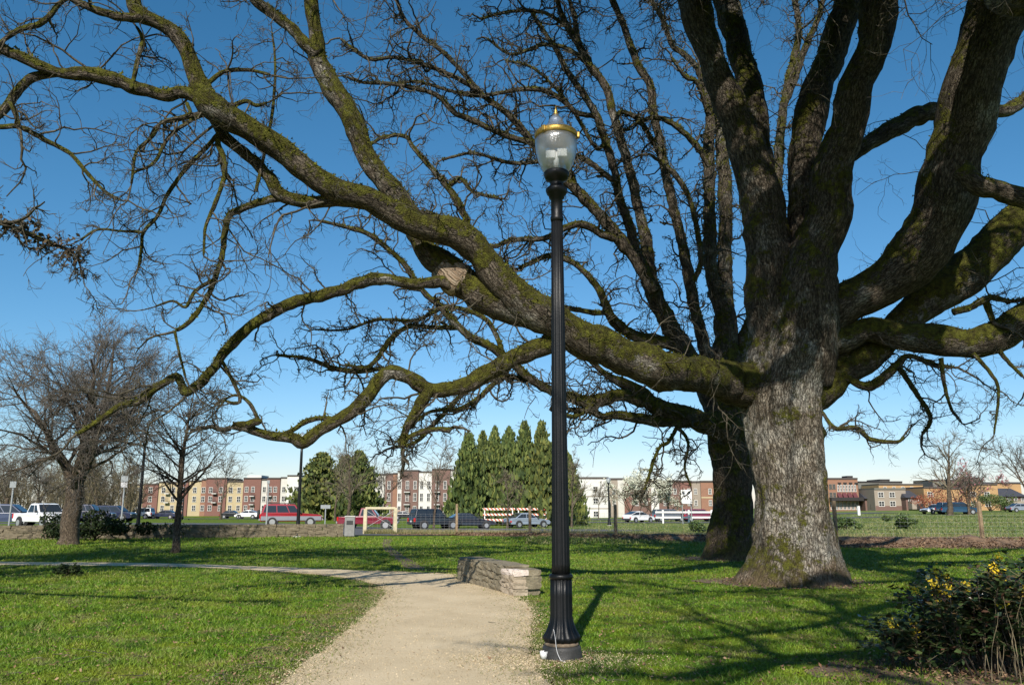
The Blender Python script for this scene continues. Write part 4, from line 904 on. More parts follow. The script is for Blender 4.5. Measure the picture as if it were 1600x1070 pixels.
# far woodland on the left
rr = np.random.default_rng(77); nb = 170
bx = np.array([put(px, 125 + 40 * rr.random()) for px in rr.uniform(-160, 215, nb)])
H = 6 + 5.5 * rr.random(nb)
P0, R0 = grow(bx, np.column_stack([rr.normal(size=(nb, 2)) * .1, np.ones(nb)]), H, np.full(nb, .13), np.full(nb, .03), 8, .1, (0, 0, .05), rr)
s1, d1, k1, t1 = kids(P0, R0, 14, .15, .4, 1.1, rr); l1 = np.repeat(H, 14) * .35 * (1.1 - .6 * t1)
P1, R1 = grow(s1, d1, l1, np.full(len(s1), .045), np.full(len(s1), .02), 6, .2, (0, 0, .05), rr)
s2, d2, k2, _ = kids(P1, R1, 7, .1, .4, 1.1, rr); P2, R2 = grow(s2, d2, np.repeat(l1, 7) * .45, np.full(len(s2), .025), np.full(len(s2), .015), 3, .3, (0, 0, 0), rr)
V, Fs = merge([batch_tubes(P0, R0, 5), batch_tubes(P1, R1, 3), batch_tubes(P2, R2, 3)])
tag(link('far_woodland', np_mesh('far_woodland', V, Fs, twigmat('woodland_twig', (.10, .085, .05), (.21, .175, .105)), True)), kind='stuff')

# ------------------------------------------------------------------ buildings
CB = {'brick': S(150, 88, 66), 'brick2': S(140, 96, 78), 'orange': S(176, 112, 66), 'yellow': S(205, 178, 112), 'white': S(214, 208, 192), 'beige': S(168, 148, 122), 'gold': S(204, 148, 52), 'green': S(120, 118, 104), 'cap': S(90, 78, 70), 'paler': S(226, 222, 210), 'slate': S(66, 68, 80), 'dark': S(52, 46, 44)}
for k, c in CB.items():
    g_ = sum(c) / 3; c = tuple((x * .62 + g_ * .38) * .76 for x in c)
    if 'brick' in k or k == 'orange':
        t = NT('wall_' + k); p = t.obj(); br = t.n('TexBrick', {'Scale': 4.0, 'Color1': c, 'Color2': tuple(x * .82 for x in c), 'Mortar': tuple(min(1, x * 1.25) for x in c), 'Mortar Size': .012})
        mp = t.n('Mapping'); mp.inputs['Rotation'].default_value = (rad(90), 0, 0); t.set(mp.inputs[0], p); t.set(br.inputs['Vector'], mp.outputs[0])
        t.col(t.mix(t.mapr(t.noise(p, .5, 4), .3, .7, 0, .35), br.outputs['Color'], tuple(x * .8 for x in c))); t.rough(.9); M['w_' + k] = t.m
    else: M['w_' + k] = mk('wall_' + k, c, .85, .08, .4)
WM = {}
def window_mesh(w, h, frame='white', mull=1, cross=1):
    k = (round(w, 2), round(h, 2), frame, mull, cross)
    if k not in WM:
        f = MB(); T = .09
        f.box((0, 0, h / 2 - T / 2), (w, .12, T)).box((0, 0, -h / 2 + T / 2), (w + .12, .16, T)).box((-w / 2 + T / 2, 0, 0), (T, .12, h - 2 * T)).box((w / 2 - T / 2, 0, 0), (T, .12, h - 2 * T))
        for i_ in range(mull): f.box((-w / 2 + w * (i_ + 1) / (mull + 1), 0, 0), (.07, .10, h - 2 * T))
        for i_ in range(cross): f.box((0, .002, -h / 2 + h * (i_ + 1) / (cross + 1)), (w - 2 * T, .085, .06))
        WM[k] = (f.mesh('window', M['w_' + frame]), MB().box((0, .02, 0), (w - .1, .04, h - .1)).mesh('pane', M['glass']))
    return WM[k]
def add_window(root, x, z, w, h, frame='paler', mull=1, cross=1, y=-.04):
    a, b = window_mesh(w, h, frame, mull, cross)
    o = link('window', a, root, (x, y, z)); link('pane', b, o); return o

class Bld:
    """facade facing the camera at distance D; pixel columns become metres along x"""
    def __init__(s, px0, px1, D, name, label, depth=12, rz=0.0, base_off=-.4):
        a, b = at(px0, 800, D), at(px1, 800, D); s.D = D; s.x0 = a[0]; s.px0 = px0; s.m = (b[0] - a[0]) / (px1 - px0)
        s.z0 = float(min(terr(a[0], D), terr(b[0], D)))
        s.root = empty(name, (a[0], D, s.z0), rz, label, 'building'); s.dep = depth
    def X(s, px): return (px - s.px0) * s.m
    def Zy(s, y): return at(s.px0, y, s.D)[2] - s.z0
    def wall(s, p0, p1, ytop, mt, ybot=None, proud=0.0, cap=True, depth=None, ov=.0):
        x0, x1, z1 = s.X(p0), s.X(p1), s.Zy(ytop); zb = -.5 if ybot is None else s.Zy(ybot); dp = depth or s.dep
        MB().box(((x0 + x1) / 2, dp / 2 - proud, (z1 + zb) / 2), (x1 - x0 - .006, dp, z1 - zb)).build('wall', M['w_' + mt], s.root)
        if cap: MB().box(((x0 + x1) / 2, dp / 2 - proud - .12, z1 + .16), (x1 - x0 - .01, dp + .1, .31)).build('parapet', M['w_cap' if cap is True else 'w_' + cap], s.root)
        return s
    def win(s, px, y0, y1, wpx, frame='paler', mull=1, cross=1, proud=0.0):
        z1, z0 = s.Zy(y0), s.Zy(y1); add_window(s.root, s.X(px), (z0 + z1) / 2, wpx * s.m, z1 - z0, frame, mull, cross, -.04 - proud)
    def balcony(s, px, y, wpx, proud=0.0):
        z = s.Zy(y); o = MB().box((s.X(px), -.45 - proud, z), (wpx * s.m, .9, .18)).build('balcony', M['w_paler'], s.root)
        r = MB().box((s.X(px), -.86 - proud, z + 1.02), (wpx * s.m, .05, .05))
        for k in range(9): r.box((s.X(px) + (k - 4) * wpx * s.m / 8.3, -.86 - proud, z + .545), (.03, .03, .9))
        r.build('railing', M['trim'], o)

B = Bld(188, 378, 200, 'apartment_building', 'long yellow and red brick apartment block at the far left')
for p0, p1, yt, mt, pr in ((188, 200, 757, 'brick', .3), (200, 222, 758, 'yellow', 0), (222, 245, 757, 'brick', .35), (245, 276, 754, 'yellow', 0), (276, 292, 753, 'brick', .35), (292, 312, 752, 'yellow', 0), (312, 320, 750, 'orange', .2), (320, 352, 748, 'brick', .4), (352, 378, 753, 'yellow', 0)):
    B.wall(p0, p1, yt, mt, proud=pr); n = max(1, int((p1 - p0) / 12))
    for k in range(n):
        px = p0 + (p1 - p0) * (k + .5) / n
        for y in (761, 775, 789): B.win(px, y, y + 9, 6, proud=pr)
B.balcony(335, 785, 7, .4); B.balcony(335, 771, 7, .4); B.balcony(260, 785, 7); B.balcony(260, 771, 7)
B = Bld(378.3, 492, 198, 'apartment_building', 'red brick and white apartment block right of the yellow one')
for p0, p1, yt, mt, pr, wn_ in ((378.3, 406, 748, 'brick', .4, (384, 394)), (406, 416, 750, 'white', 0, (411,)), (416, 436, 748, 'brick', .4, (421, 429)), (436, 447, 747, 'white', 0, (441.5,)), (447, 470, 744, 'paler', .5, (453, 463)), (470, 492, 748, 'brick', .3, (476, 486))):
    B.wall(p0, p1, yt, mt, proud=pr)
    for px in wn_:
        for y in (760, 774.5, 789): B.win(px, y, y + 9, 5.5, proud=pr)
for px, pr in ((394, .4), (421, .4)):
    B.balcony(px, 775, 7, pr); B.balcony(px, 788, 7, pr)
MB().box((B.X(390), 5, B.Zy(745)), (B.X(401) - B.X(378.5), 6, 1.0)).build('roof_house', M['w_paler'], B.root)
B = Bld(572, 712, 195, 'apartment_building', 'brick and white apartment block left of the tall conifers')
for p0, p1, yt, mt, pr, wn_ in ((572, 580, 741, 'brick', .3, ()), (580, 601, 742, 'white', 0, (586, 594)), (601, 613, 741, 'brick2', .3, (607,)), (613, 620, 740.5, 'orange', .35, ()), (620, 627, 737, 'paler', .2, (623.5,)), (627, 653, 736, 'brick2', .5, (636, 648)), (653, 674, 738, 'paler', 0, (658, 669)), (674, 703, 734, 'brick2', .5, (683, 695)), (703, 712, 735, 'white', 0, (707,))):
    B.wall(p0, p1, yt, mt, proud=pr)
    for px in wn_:
        for y in (751, 770, 790): B.win(px, y, y + 13, 5.2, proud=pr)
    if mt == 'brick2' and len(wn_) == 2:
        B.balcony(wn_[0], 768.5, 9, pr); B.balcony(wn_[0], 788, 9, pr)
B.wall(620, 703, 796, 'orange', cap=False, proud=.28)
B = Bld(896, 952, 165, 'white_building', 'plain white three storey building end right of the lamp post')
B.wall(896, 952, 747.5, 'paler', depth=14)
for y in (759.5, 778, 798):
    B.win(931, y, y + 9, 8)
    if y < 790: B.win(946, y, y + 9, 3, mull=0)
for y in (775, 794): MB().box((B.X(924), -.03, B.Zy(y)), (B.X(952) - .02, .06, .16)).build('band', M['w_beige'], B.root)
B = Bld(952.4, 1175, 172, 'brick_building', 'long brown brick apartment block behind the white blossom')
for p0, p1, yt, mt, pr, wn_ in ((952.4, 966, 749, 'beige', 0, (960,)), (966, 976, 749, 'white', .1, ()), (976, 988, 750, 'brick', .4, ()), (988, 1018, 751, 'brick2', 0, (996, 1010)), (1018, 1030, 751, 'paler', .2, (1024,)), (1030, 1064, 752, 'brick2', 0, (1040, 1056)), (1064, 1082, 753, 'brick', .4, (1077,)), (1082, 1096, 753.5, 'beige', 0, (1088,)), (1096, 1135, 753, 'orange', .4, (1110, 1125)), (1135, 1175, 752, 'yellow', 0, (1150, 1165))):
    B.wall(p0, p1, yt, mt, proud=pr)
    for px in wn_:
        for y in (763, 781): B.win(px, y, y + 9, 5, proud=pr)
B.wall(1096, 1135, 778, 'yellow', 776, .43, cap=False)
# right hand side
B = Bld(1288, 1344, 178, 'brick_building', 'orange brick shop building with awnings right of the oak trunk')
B.wall(1288, 1296, 747, 'gold', proud=.4); B.wall(1296, 1344, 748.5, 'orange', depth=14)
for px in (1300.5, 1306):
    for y in (756, 769): B.win(px, y, y + 8, 4.4, 'green')
for k in range(7): 
    B.win(1312.5 + k * 4.4, 757, 768, 2.9, 'paler', 0, 1)
    if k % 2 == 0: MB().box((B.X(1312.5 + k * 4.4 + 2.2), -.15, B.Zy(754.7)), (3.2 * B.m * 1.5, .25, .35)).build('lintel', M['w_dark'], B.root)
M['awn'] = mk('maroon_awning', (.10, .025, .03), .8)
for k in range(4):
    x = B.X(1313 + k * 8); z = B.Zy(769.5)
    a = MB(); w = 6.2 * B.m / 2; a.poly([(x - w, -.05, z), (x + w, -.05, z), (x + w, -1.1, z - 1.1), (x - w, -1.1, z - 1.1)]).poly([(x - w, -.05, z), (x - w, -1.1, z - 1.1), (x - w, -.05, z - 1.1)]).poly([(x + w, -.05, z), (x + w, -1.1, z - 1.1), (x + w, -.05, z - 1.1)])
    a.build('awning', M['awn'], B.root); B.win(1313 + k * 8, 770.5, 777, 4.4, 'paler', 1, 0)
MB().box((B.X(1322), -.9, B.Zy(779.5)), (52 * B.m, 1.8, .7)).build('canopy', M['w_dark'], B.root)
for k in range(7): B.win(1301 + k * 6.5, 783, 796, 4.8, 'paler', 1, 1)
MB().box((B.X(1337), 3, B.Zy(746)), (9 * B.m, 3, .9)).build('roof_house', M['w_dark'], B.root)
B = Bld(1344.5, 1414, 215, 'office_building', 'grey green office block set back behind the brick shop')
B.wall(1344.5, 1414, 753.5, 'green', depth=14, cap='dark')
for k in range(6):
    for y in (760, 768): B.win(1350 + k * 5.2, y, y + 6, 4.4, 'green', 1, 0)
B.wall(1384, 1400, 750, 'green', 753.0, -2, cap='dark', depth=8); B.win(1392, 750.6, 752.6, 9, 'green', 2, 0, -2)
B = Bld(1376.5, 1446, 200, 'yellow_building', 'mustard yellow building standing behind the beige house')
B.wall(1376.5, 1446, 757.5, 'gold', depth=10)
for k in range(4): B.win(1386 + k * 14, 760, 766, 5)
B = Bld(1368.6, 1418, 172, 'beige_house', 'beige two storey house with a brick base')
B.wall(1368.6, 1418, 764.5, 'beige', depth=11, cap='green'); B.wall(1369, 1411, 790, 'brick2', proud=.06, cap=False, depth=1)
for px in (1378.5, 1396):
    for y in (768.5, 782.5): B.win(px, y, y + 8.5, 9, 'paler', 1, 1, .0)
def gable_house(p0, p1, D, yeave, yridge, lab, wallm):
    B = Bld(p0, p1, D, 'slate_roof_house', lab); B.wall(p0 + 1, p1 - 1, yeave, wallm, cap=False, depth=8)
    x0, x1 = B.X(p0), B.X(p1); ze, zr = B.Zy(yeave), B.Zy(yridge)
    r = MB(); v = [(x0, -.6, ze - .1), (x1, -.6, ze - .1), (x1 - .6, 4, zr), (x0 + .6, 4, zr), (x1, 8.6, ze - .1), (x0, 8.6, ze - .1)]
    r.v = v; r.f = [(0, 1, 2, 3), (4, 5, 3, 2), (1, 4, 2), (5, 0, 3), (0, 5, 4, 1)]
    r.build('roof', M['w_slate'], B.root)
    n = max(1, int((p1 - p0) / 11))
    for k in range(n): B.win(p0 + (p1 - p0) * (k + .5) / n, yeave + 2.5, yeave + 12, 6)
    MB().box(((x0 + x1) / 2, -.9, B.Zy(789)), (x1 - x0 - 1, 1.7, 1.6)).build('porch', M['w_beige'], B.root)
    MB().box(((x0 + x1) / 2 + .8, -1.77, B.Zy(791)), (2.8, .06, 1.1)).build('garage_opening', M['w_dark'], B.root)
gable_house(1352, 1368, 176, 778, 767, 'small slate roofed house left of the beige house', 'brick2')
gable_house(1416, 1447, 170, 776.5, 765.5, 'slate roofed house between the beige and the yellow houses', 'brick2')
gable_house(1562, 1606, 170, 774.5, 762, 'slate roofed house at the right edge beyond the field', 'brick2')
B = Bld(1446.6, 1563, 168, 'yellow_house', 'mustard yellow terrace behind the tall leafless tree')
B.wall(1446.6, 1476, 762.5, 'gold', depth=9); B.wall(1476.3, 1508, 764, 'gold', depth=8); B.wall(1508.4, 1563, 757.5, 'gold', depth=10)
for px in (1456, 1523, 1545):
    for y in (768, 783): B.win(px, y, y + 8, 9, 'paler', 1, 1)
B = Bld(1462, 1600, 205, 'grey_building', 'low grey roofed building showing above the yellow terrace')
B.wall(1462, 1540, 751, 'green', depth=10, cap='dark'); B.wall(1522, 1540, 747, 'green', 750.9, -1, cap='dark', depth=6); B.wall(1540.4, 1600, 755, 'gold', depth=10, cap='slate')

# ------------------------------------------------------------------ vehicles
def car(kind, pos, heading, col, label, L=4.5, W=1.75, two=None, roofcol=None, spare=False):
    """x is forward; heading in degrees (0 = to the right of the picture)"""
    root = empty({'pickup': 'pickup_truck', 'suv': 'parked_suv', 'van': 'parked_van'}.get(kind, 'parked_car'), pos, rad(heading), label, {'pickup': 'truck', 'van': 'van', 'suv': 'suv'}.get(kind, 'car'), 'parked vehicles')
    pm = paint('paint_' + label.split()[0], col); hl = L / 2
    Z = {'sedan': (.32, .72, .90, 1.43), 'hatch': (.30, .74, .92, 1.48), 'suv': (.42, .95, 1.08, 1.80), 'van': (.35, .92, 1.02, 1.72), 'pickup': (.45, .98, 1.08, 1.78)}[kind]
    zb, zh, zs, zr = Z
    if kind == 'sedan': hood, ws, rt0, rt1, rw, deck = hl * .36, hl * .36, hl * .02, -hl * .42, -hl * .78, zs + .03
    elif kind == 'hatch': hood, ws, rt0, rt1, rw, deck = hl * .52, hl * .55, hl * .02, -hl * .35, -hl * .95, zs + .1
    elif kind == 'suv': hood, ws, rt0, rt1, rw, deck = hl * .33, hl * .33, hl * .10, -hl * .88, -hl * .97, zs
    elif kind == 'van': hood, ws, rt0, rt1, rw, deck = hl * .62, hl * .62, hl * .25, -hl * .88, -hl * .97, zs
    else: hood, ws, rt0, rt1, rw, deck = hl * .36, hl * .36, hl * .14, -hl * .22, -hl * .30, zs
    hw = W / 2
    body = [(-hl, zb + .12), (-hl + .05, zb), (hl - .08, zb), (hl, zb + .15), (hl - .02, zh - .12), (hl - .18, zh), (hood, zs), (rw, deck), (-hl + .06, deck - .04), (-hl, zh - .1)]
    MB().prism(body, lambda x, z: hw * (1 - .06 * max(0, (abs(x) / hl - .75)) * 4 - .03 * (z > zh))).build('body', pm, root, bevel=.045, seg=2)
    cab = [(ws, zs - .03), (rt0, zr - .03), ((rt0 + rt1) / 2, zr), (rt1, zr - .03), (rw, deck - .03)]
    hc = lambda x, z: hw * (.93 - .16 * (z - zs) / (zr - zs))
    MB().prism(cab, hc).build('roof', paint('roof_' + label.split()[0], roofcol) if roofcol else pm, root, bevel=.04, seg=2)
    lerp = lambda a, b, t: a + (b - a) * t
    def side(sgn, xa0, xa1, xb0, xb1, z0, z1):
        o = .012
        MB().poly([(xa0, sgn * (hc(0, z0) + o), z0), (xa1, sgn * (hc(0, z0) + o), z0), (xb1, sgn * (hc(0, z1) + o), z1), (xb0, sgn * (hc(0, z1) + o), z1)]).build('side_window', M['glass'], root)
    z0, z1 = zs + .05, zr - .13
    f0 = lambda z: lerp(ws, rt0, (z - zs) / (zr - zs)) - .12; r0 = lambda z: lerp(rw, rt1, (z - deck) / (zr - deck)) + .12
    segs = {'sedan': (0, .5, 1), 'hatch': (0, .45, .85, 1) if False else (0, .5, 1), 'suv': (0, .38, .72, 1), 'van': (0, .33, .66, 1), 'pickup': (0, .62, 1) if L > 5.3 else (0, 1)}[kind]
    for sg in (-1, 1):
        for a, b in zip(segs[:-1], segs[1:]):
            g_ = .035
            side(sg, lerp(r0(z0), f0(z0), a) + g_, lerp(r0(z0), f0(z0), b) - g_, lerp(r0(z1), f0(z1), a) + g_, lerp(r0(z1), f0(z1), b) - g_, z0, z1)
    def glass(name, xa, za, xb, zb_, dx):
        n_ = Vector((zb_ - za, 0, -(xb - xa))).normalized() * (.03 if dx > 0 else -.03)
        if n_.x * dx < 0: n_ = -n_
        q = []
        for x, z, k in ((xa, za, .1), (xb, zb_, .9)): q.append((lerp(xa, xb, k), lerp(za, zb_, k)))
        (x0, zz0), (x1, zz1) = q; w0, w1 = hc(0, max(zz0, zs)) - .07, hc(0, zz1) - .07
        MB().poly([(x0 + n_.x, -w0, zz0 + n_.z), (x0 + n_.x, w0, zz0 + n_.z), (x1 + n_.x, w1, zz1 + n_.z), (x1 + n_.x, -w1, zz1 + n_.z)]).build(name, M['glass'], root)
    glass('windshield', ws, zs, rt0, zr - .03, 1); glass('rear_window', rw, deck, rt1, zr - .03, -1)
    wr = .31 if kind in ('sedan', 'hatch') else .37
    for x in (hl * .62, -hl * .60):
        for sg in (-1, 1):
            MB().cyl((x, sg * (hw - .02), wr + .03), wr + .07, .06, 20, 'y').build('wheel_arch', M['trim'], root)
            w_ = MB().cyl((x, sg * (hw - .06), wr), wr, .22, 20, 'y').build('wheel', M['tyre'], root, bevel=.02); MB().cyl((x, sg * (hw + .055), wr), wr * .62, .03, 14, 'y').build('rim', M['rim'], w_)
    for sg in (-1, 1):
        MB().box((hl - .06, sg * (hw - .28), zh - .16), (.14, .34, .14)).build('headlight', M['headlamp'], root, bevel=.02)
        MB().box((-hl + .04, sg * (hw - .14), zh - .12), (.14, .2, .17 if kind in ('sedan', 'hatch') else .34)).build('taillight', M['redlamp'], root, bevel=.02)
        MB().box((ws - .1, sg * (hw + .09), zs + .1), (.1, .2, .15)).build('mirror', M['trim'], root, bevel=.02)
    bm_ = M['chrome'] if kind in ('pickup',) or two else M['trim']
    MB().box((hl + .03, 0, zb + .14), (.14, W * .94, .18)).build('front_bumper', bm_, root, bevel=.03)
    MB().box((-hl - .03, 0, zb + .14), (.14, W * .94, .18)).build('rear_bumper', bm_, root, bevel=.03)
    MB().box((hl + .002, 0, zh - .2), (.05, W * .5, .2)).build('grille', M['trim'], root)
    MB().box((-hl - .012, 0, zh - .25), (.03, .32, .16)).build('number_plate', M['plate'], root)
    if kind == 'pickup':      # the open bed
        MB().box(((rw - hl) / 2 - .02, 0, deck + .012), (abs(-hl - rw) - .22, W - .28, .02)).build('bed', M['trim'], root)
    if two:
        for sg in (-1, 1): MB().box((0, sg * (hw + .004), (zb + zh) / 2 - .02), (L * .97, .02, (zh - zb) * .62)).build('side_panel', paint('panel_' + label.split()[0], two), root)
        MB().box((-.35 * hl, 0, zr + .05), (hl * .9, W * .6, .06)).build('roof_rack', M['trim'], root)
    if spare:
        w_ = MB().cyl((-hl - .16, .18, .95), .37, .22, 20, 'x').build('spare_wheel', M['tyre'], root, bevel=.03); MB().cyl((-hl - .28, .18, .95), .22, .03, 14, 'x').build('rim', M['rim'], w_)
    return root

navy, black, silver, whitep = (.018, .024, .055), (.010, .012, .016), (.20, .23, .28), (.74, .74, .74)
car('van', put(8, 66, 815), 12, (.035, .05, .10), 'bluish dark van cut by the left edge behind the stone wall', 4.8, 1.85)
car('pickup', put(68, 62, 815), -33, whitep, 'white pickup truck parked facing right behind the stone wall', 5.4, 1.95)
car('sedan', put(118, 88, 812), 0, whitep, 'pale car mostly hidden behind the thick bare tree', 4.4)
car('suv', put(140, 86, 812), 10, navy, 'dark suv just right of the thick bare tree trunk', 4.6, 1.8)
car('van', put(176, 92, 812), 0, navy, 'navy van behind the left lamp post on the green', 4.6, 1.8)
car('suv', put(217, 138, 809), 180, whitep, 'white suv parked before the yellow apartments', 4.7, 1.8)
car('sedan', put(256, 139, 809), 180, navy, 'dark blue sedan right of the white suv', 4.6)
car('sedan', put(364, 150, 808), 0, black, 'small black car far away before the yellow apartments', 4.4)
car('hatch', put(386, 150, 808), 180, whitep, 'small white car far away before the brick apartments', 4.2)
car('suv', put(455, 69, 815), 14, (.26, .012, .022), 'red and grey suv with a spare wheel behind the wall', 4.9, 1.95, two=(.22, .23, .26), spare=True)
car('sedan', put(520, 140, 808), 0, black, 'black car glimpsed between the red suv and the red pickup', 4.5)
car('pickup', put(575, 70, 820), 4, (.16, .008, .022), 'maroon pickup truck framed by the pale wooden fence brace', 4.9, 1.85)
car('sedan', put(634, 145, 808), 0, black, 'tiny black car far beyond the green behind the wooden brace', 4.5)
car('suv', put(679, 75, 818), 28, (.012, .016, .024), 'black wagon seen from behind with a red tail lamp', 4.5, 1.78)
car('sedan', put(732, 77, 818), 18, (.016, .02, .03), 'dark sedan between the black wagon and the barricade', 4.7)
car('sedan', put(823, 82, 818), 30, (.22, .26, .32), 'silver blue sedan in front of the striped barricade', 4.5)
car('hatch', put(998, 112, 812), 35, whitep, 'white hatchback on the green left of the white rail fence', 4.4, 1.72)
car('van', put(1046, 118, 812), 8, (.10, .11, .13), 'dark grey van behind the left bay of the white rail fence', 4.8, 1.85)
car('van', put(1092, 118, 812), 8, (.16, .02, .05), 'maroon van behind the right bay of the white rail fence', 4.8, 1.85)
car('sedan', put(1463, 122, 800), 195, whitep, 'white car nosing out left of the blue van', 4.4)
car('van', put(1496, 119, 800), 0, (.012, .05, .10), 'teal blue van beside the tall pale bare tree trunk', 5.4, 1.9)
car('sedan', put(1596, 140, 800), 0, silver, 'grey car at the right edge before the slate roofed house', 4.4)

# ------------------------------------------------------------------ stone walls
def stone_mesh(seed, mat):
    rr = random.Random(seed); bm = bmesh.new(); bmesh.ops.create_cube(bm, size=1)
    bmesh.ops.subdivide_edges(bm, edges=bm.edges[:], cuts=1, use_grid_fill=True)
    for v in bm.verts:
        k = sum(abs(c) > .4 for c in v.co); f_ = {3: .965, 2: .99, 1: 1.0}.get(k, 1)
        v.co = Vector((v.co.x * f_, v.co.y * f_, v.co.z * f_)) + Vector((rr.uniform(-.05, .05), rr.uniform(-.06, .06), rr.uniform(-.06, .06)))
    for f_ in bm.faces: f_.smooth = False
    me = bpy.data.meshes.new('stone'); bm.to_mesh(me); bm.free(); me.materials.append(mat); return me
SM = [stone_mesh(k, M['stone']) for k in range(8)]; SP = [stone_mesh(20 + k, M['stone_pink']) for k in range(3)]; SW = [stone_mesh(40 + k, M['shaded_wallstone']) for k in range(8)]; SWH = stone_mesh(60, M['stone_white'])
pa = gp(716, 906); pb = gp(760, 918); pc = gp(803, 931)
root = empty('stone_bench_wall', (pb[0], pb[1], 0), 0, 'low curved dry stone bench wall beside the path left of the lamp post', 'stone wall')
cl = catmull([(p[0], p[1], 0) for p in (pa, pb, pc)], .05); s_ = np.concatenate([[0], np.cumsum(np.linalg.norm(np.diff(cl, axis=0), axis=1))]); LT = s_[-1]
rs = random.Random(4); hts = [.0, .12, .23, .35, .46]
def bench_pt(u):
    p = np.array([np.interp(u, s_, cl[:, k]) for k in range(2)]); q = np.array([np.interp(u + .05, s_, cl[:, k]) for k in range(2)]) - np.array([np.interp(u - .05, s_, cl[:, k]) for k in range(2)])
    return p, math.atan2(q[1], q[0])
TK = .52
for c_ in range(4):
    for row in (0, 1):
        u = rs.uniform(-.05, .0)
        while u < LT - .08:
            w = rs.uniform(.16, .44); w = min(w, LT - u + .02); p, a = bench_pt(u + w / 2)
            nrm_ = np.array([-math.sin(a), math.cos(a)])      # to the far side of the wall
            off = (.13 if row == 0 else .39) + rs.uniform(-.012, .012); q = p + nrm_ * off
            h = hts[c_ + 1] - hts[c_]; near = u + w > LT - .55
            me = rs.choice(SP if near and row == 0 else SM)
            if near and row == 0 and c_ == 3: me = SWH
            link('stone', me, root, (q[0] - pb[0], q[1] - pb[1], (hts[c_] + hts[c_ + 1]) / 2 + rs.uniform(-.006, .006)), (rs.uniform(-.03, .03), rs.uniform(-.03, .03), a + rs.uniform(-.04, .04)), (w * .97, .29, h * (1.0 + rs.uniform(-.05, .05))))
            u += w
u = -.05
while u < LT - .1:                       # flat cap stones
    w = min(rs.uniform(.35, .6), LT - u); p, a = bench_pt(u + w / 2); q = p + np.array([-math.sin(a), math.cos(a)]) * .27
    if u + w < LT - .35: link('stone', rs.choice(SM), root, (q[0] - pb[0], q[1] - pb[1], .475), (0, 0, a), (w * .99, .50, .07))
    u += w
# long wall on the left
A0, A1 = gp(-330, 846), gp(536, 838)
A0 = np.array([A0[0], A0[1] , 0]); A1 = np.array([A1[0], A1[1], 0])
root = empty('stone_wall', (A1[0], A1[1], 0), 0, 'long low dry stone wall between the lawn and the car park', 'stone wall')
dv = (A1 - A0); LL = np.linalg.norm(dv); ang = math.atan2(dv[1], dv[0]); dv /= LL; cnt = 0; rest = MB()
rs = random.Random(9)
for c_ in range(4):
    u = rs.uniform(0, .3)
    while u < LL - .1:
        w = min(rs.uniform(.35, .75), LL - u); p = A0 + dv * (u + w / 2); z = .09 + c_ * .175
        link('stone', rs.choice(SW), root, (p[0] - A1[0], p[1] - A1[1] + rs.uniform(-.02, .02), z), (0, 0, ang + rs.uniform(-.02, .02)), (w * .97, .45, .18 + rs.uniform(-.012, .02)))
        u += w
p = gp(546, 838); r = empty('litter_bin', (p[0], p[1], 0), .15, 'square grey metal bin at the right end of the stone wall', 'bin')
MB().box((0, 0, .55), (.56, .56, 1.06)).build('body', M['grey'], r, bevel=.02); MB().box((0, 0, 1.12), (.6, .6, .07)).build('lid', M['kerb'], r, bevel=.01); MB().box((.0, -.285, .78), (.36, .02, .22)).build('slot', M['trim'], r)

# ------------------------------------------------------------------ fences, posts and signs
fr = empty('wire_fence', (FEN[0][0], FEN[0][1], 0), 0, 'wire mesh fence on wooden posts between lawn and field', 'fence'); o0 = np.array([FEN[0][0], FEN[0][1], 0])
tops = [795, 793, 787, 790, 788, 786, 782, 783, 783]
for k, (f_, p) in enumerate(zip(fence_px, FEN)):
    z0 = float(terr(p[0], p[1])); zt = at(f_[0], tops[k], p[1])[2]; w = .24 if k < 2 else .15
    tilt = random.uniform(-.03, .03)
    MB().box((p[0] - o0[0] + tilt * .5, p[1] - o0[1], (z0 + zt) / 2 - .1), (w, w, zt - z0 + .2), random.uniform(0, .5), .93).build('post', M['palewood' if k < 2 else 'wood'], fr, bevel=.02)
z_ = at(590, 794, 54)[2]
MB().tube([FEN[0].tolist() + [z_] - o0, FEN[1].tolist() + [z_] - o0], [.09, .09], 8).build('rail', M['palewood'], fr)
zb_ = float(terr(*FEN[0]))
MB().tube([np.append(FEN[0], zb_ + .35) - o0, np.append(FEN[1], z_ - .1) - o0], [.012, .012], 5).tube([np.append(FEN[0], z_ - .1) - o0, np.append(FEN[1], zb_ + .35) - o0], [.012, .012], 5).build('brace_wire', M['wire'], fr)
wm = MB()
for p, q in zip(FEN[:-1], FEN[1:]):
    zp, zq = float(terr(*p)), float(terr(*q)); L = math.hypot(q[0] - p[0], q[1] - p[1])
    for h in np.linspace(.08, 1.3, 9): wm.tube([np.append(p, zp + h) - o0, np.append(q, zq + h) - o0], [.003, .003], 3)
    n = int(L / .3)
    for k in range(n):
        c = p + (q - p) * (k + .5) / n; z = zp + (zq - zp) * (k + .5) / n; wm.tube([np.append(c, z + .05) - o0, np.append(c, z + 1.3) - o0], [.0022, .0022], 3)
wm.build('wire_mesh', M['wire'], fr)['kind'] = 'stuff'
# white rail fence
p0, p1 = put(1028, 104, 812), put(1132, 104, 812)
r = empty('rail_fence', p0, 0, 'white two rail fence in front of the parked vans', 'fence')
d_ = p1 - p0
for k, px in enumerate((1036, 1076.5, 1112, 1140)):
    q = put(px, 104, 812) - p0; MB().box((q.x, q.y, .75), (.19, .19, 1.7)).build('post', M['white'], r, bevel=.02); MB().box((q.x, q.y, 1.63), (.24, .24, .06)).build('post_cap', M['white'], r)
for z in (.75, 1.38): MB().box((d_.x / 2, -.12, z), (d_.x + .6, .05, .20)).build('rail', M['white'], r)
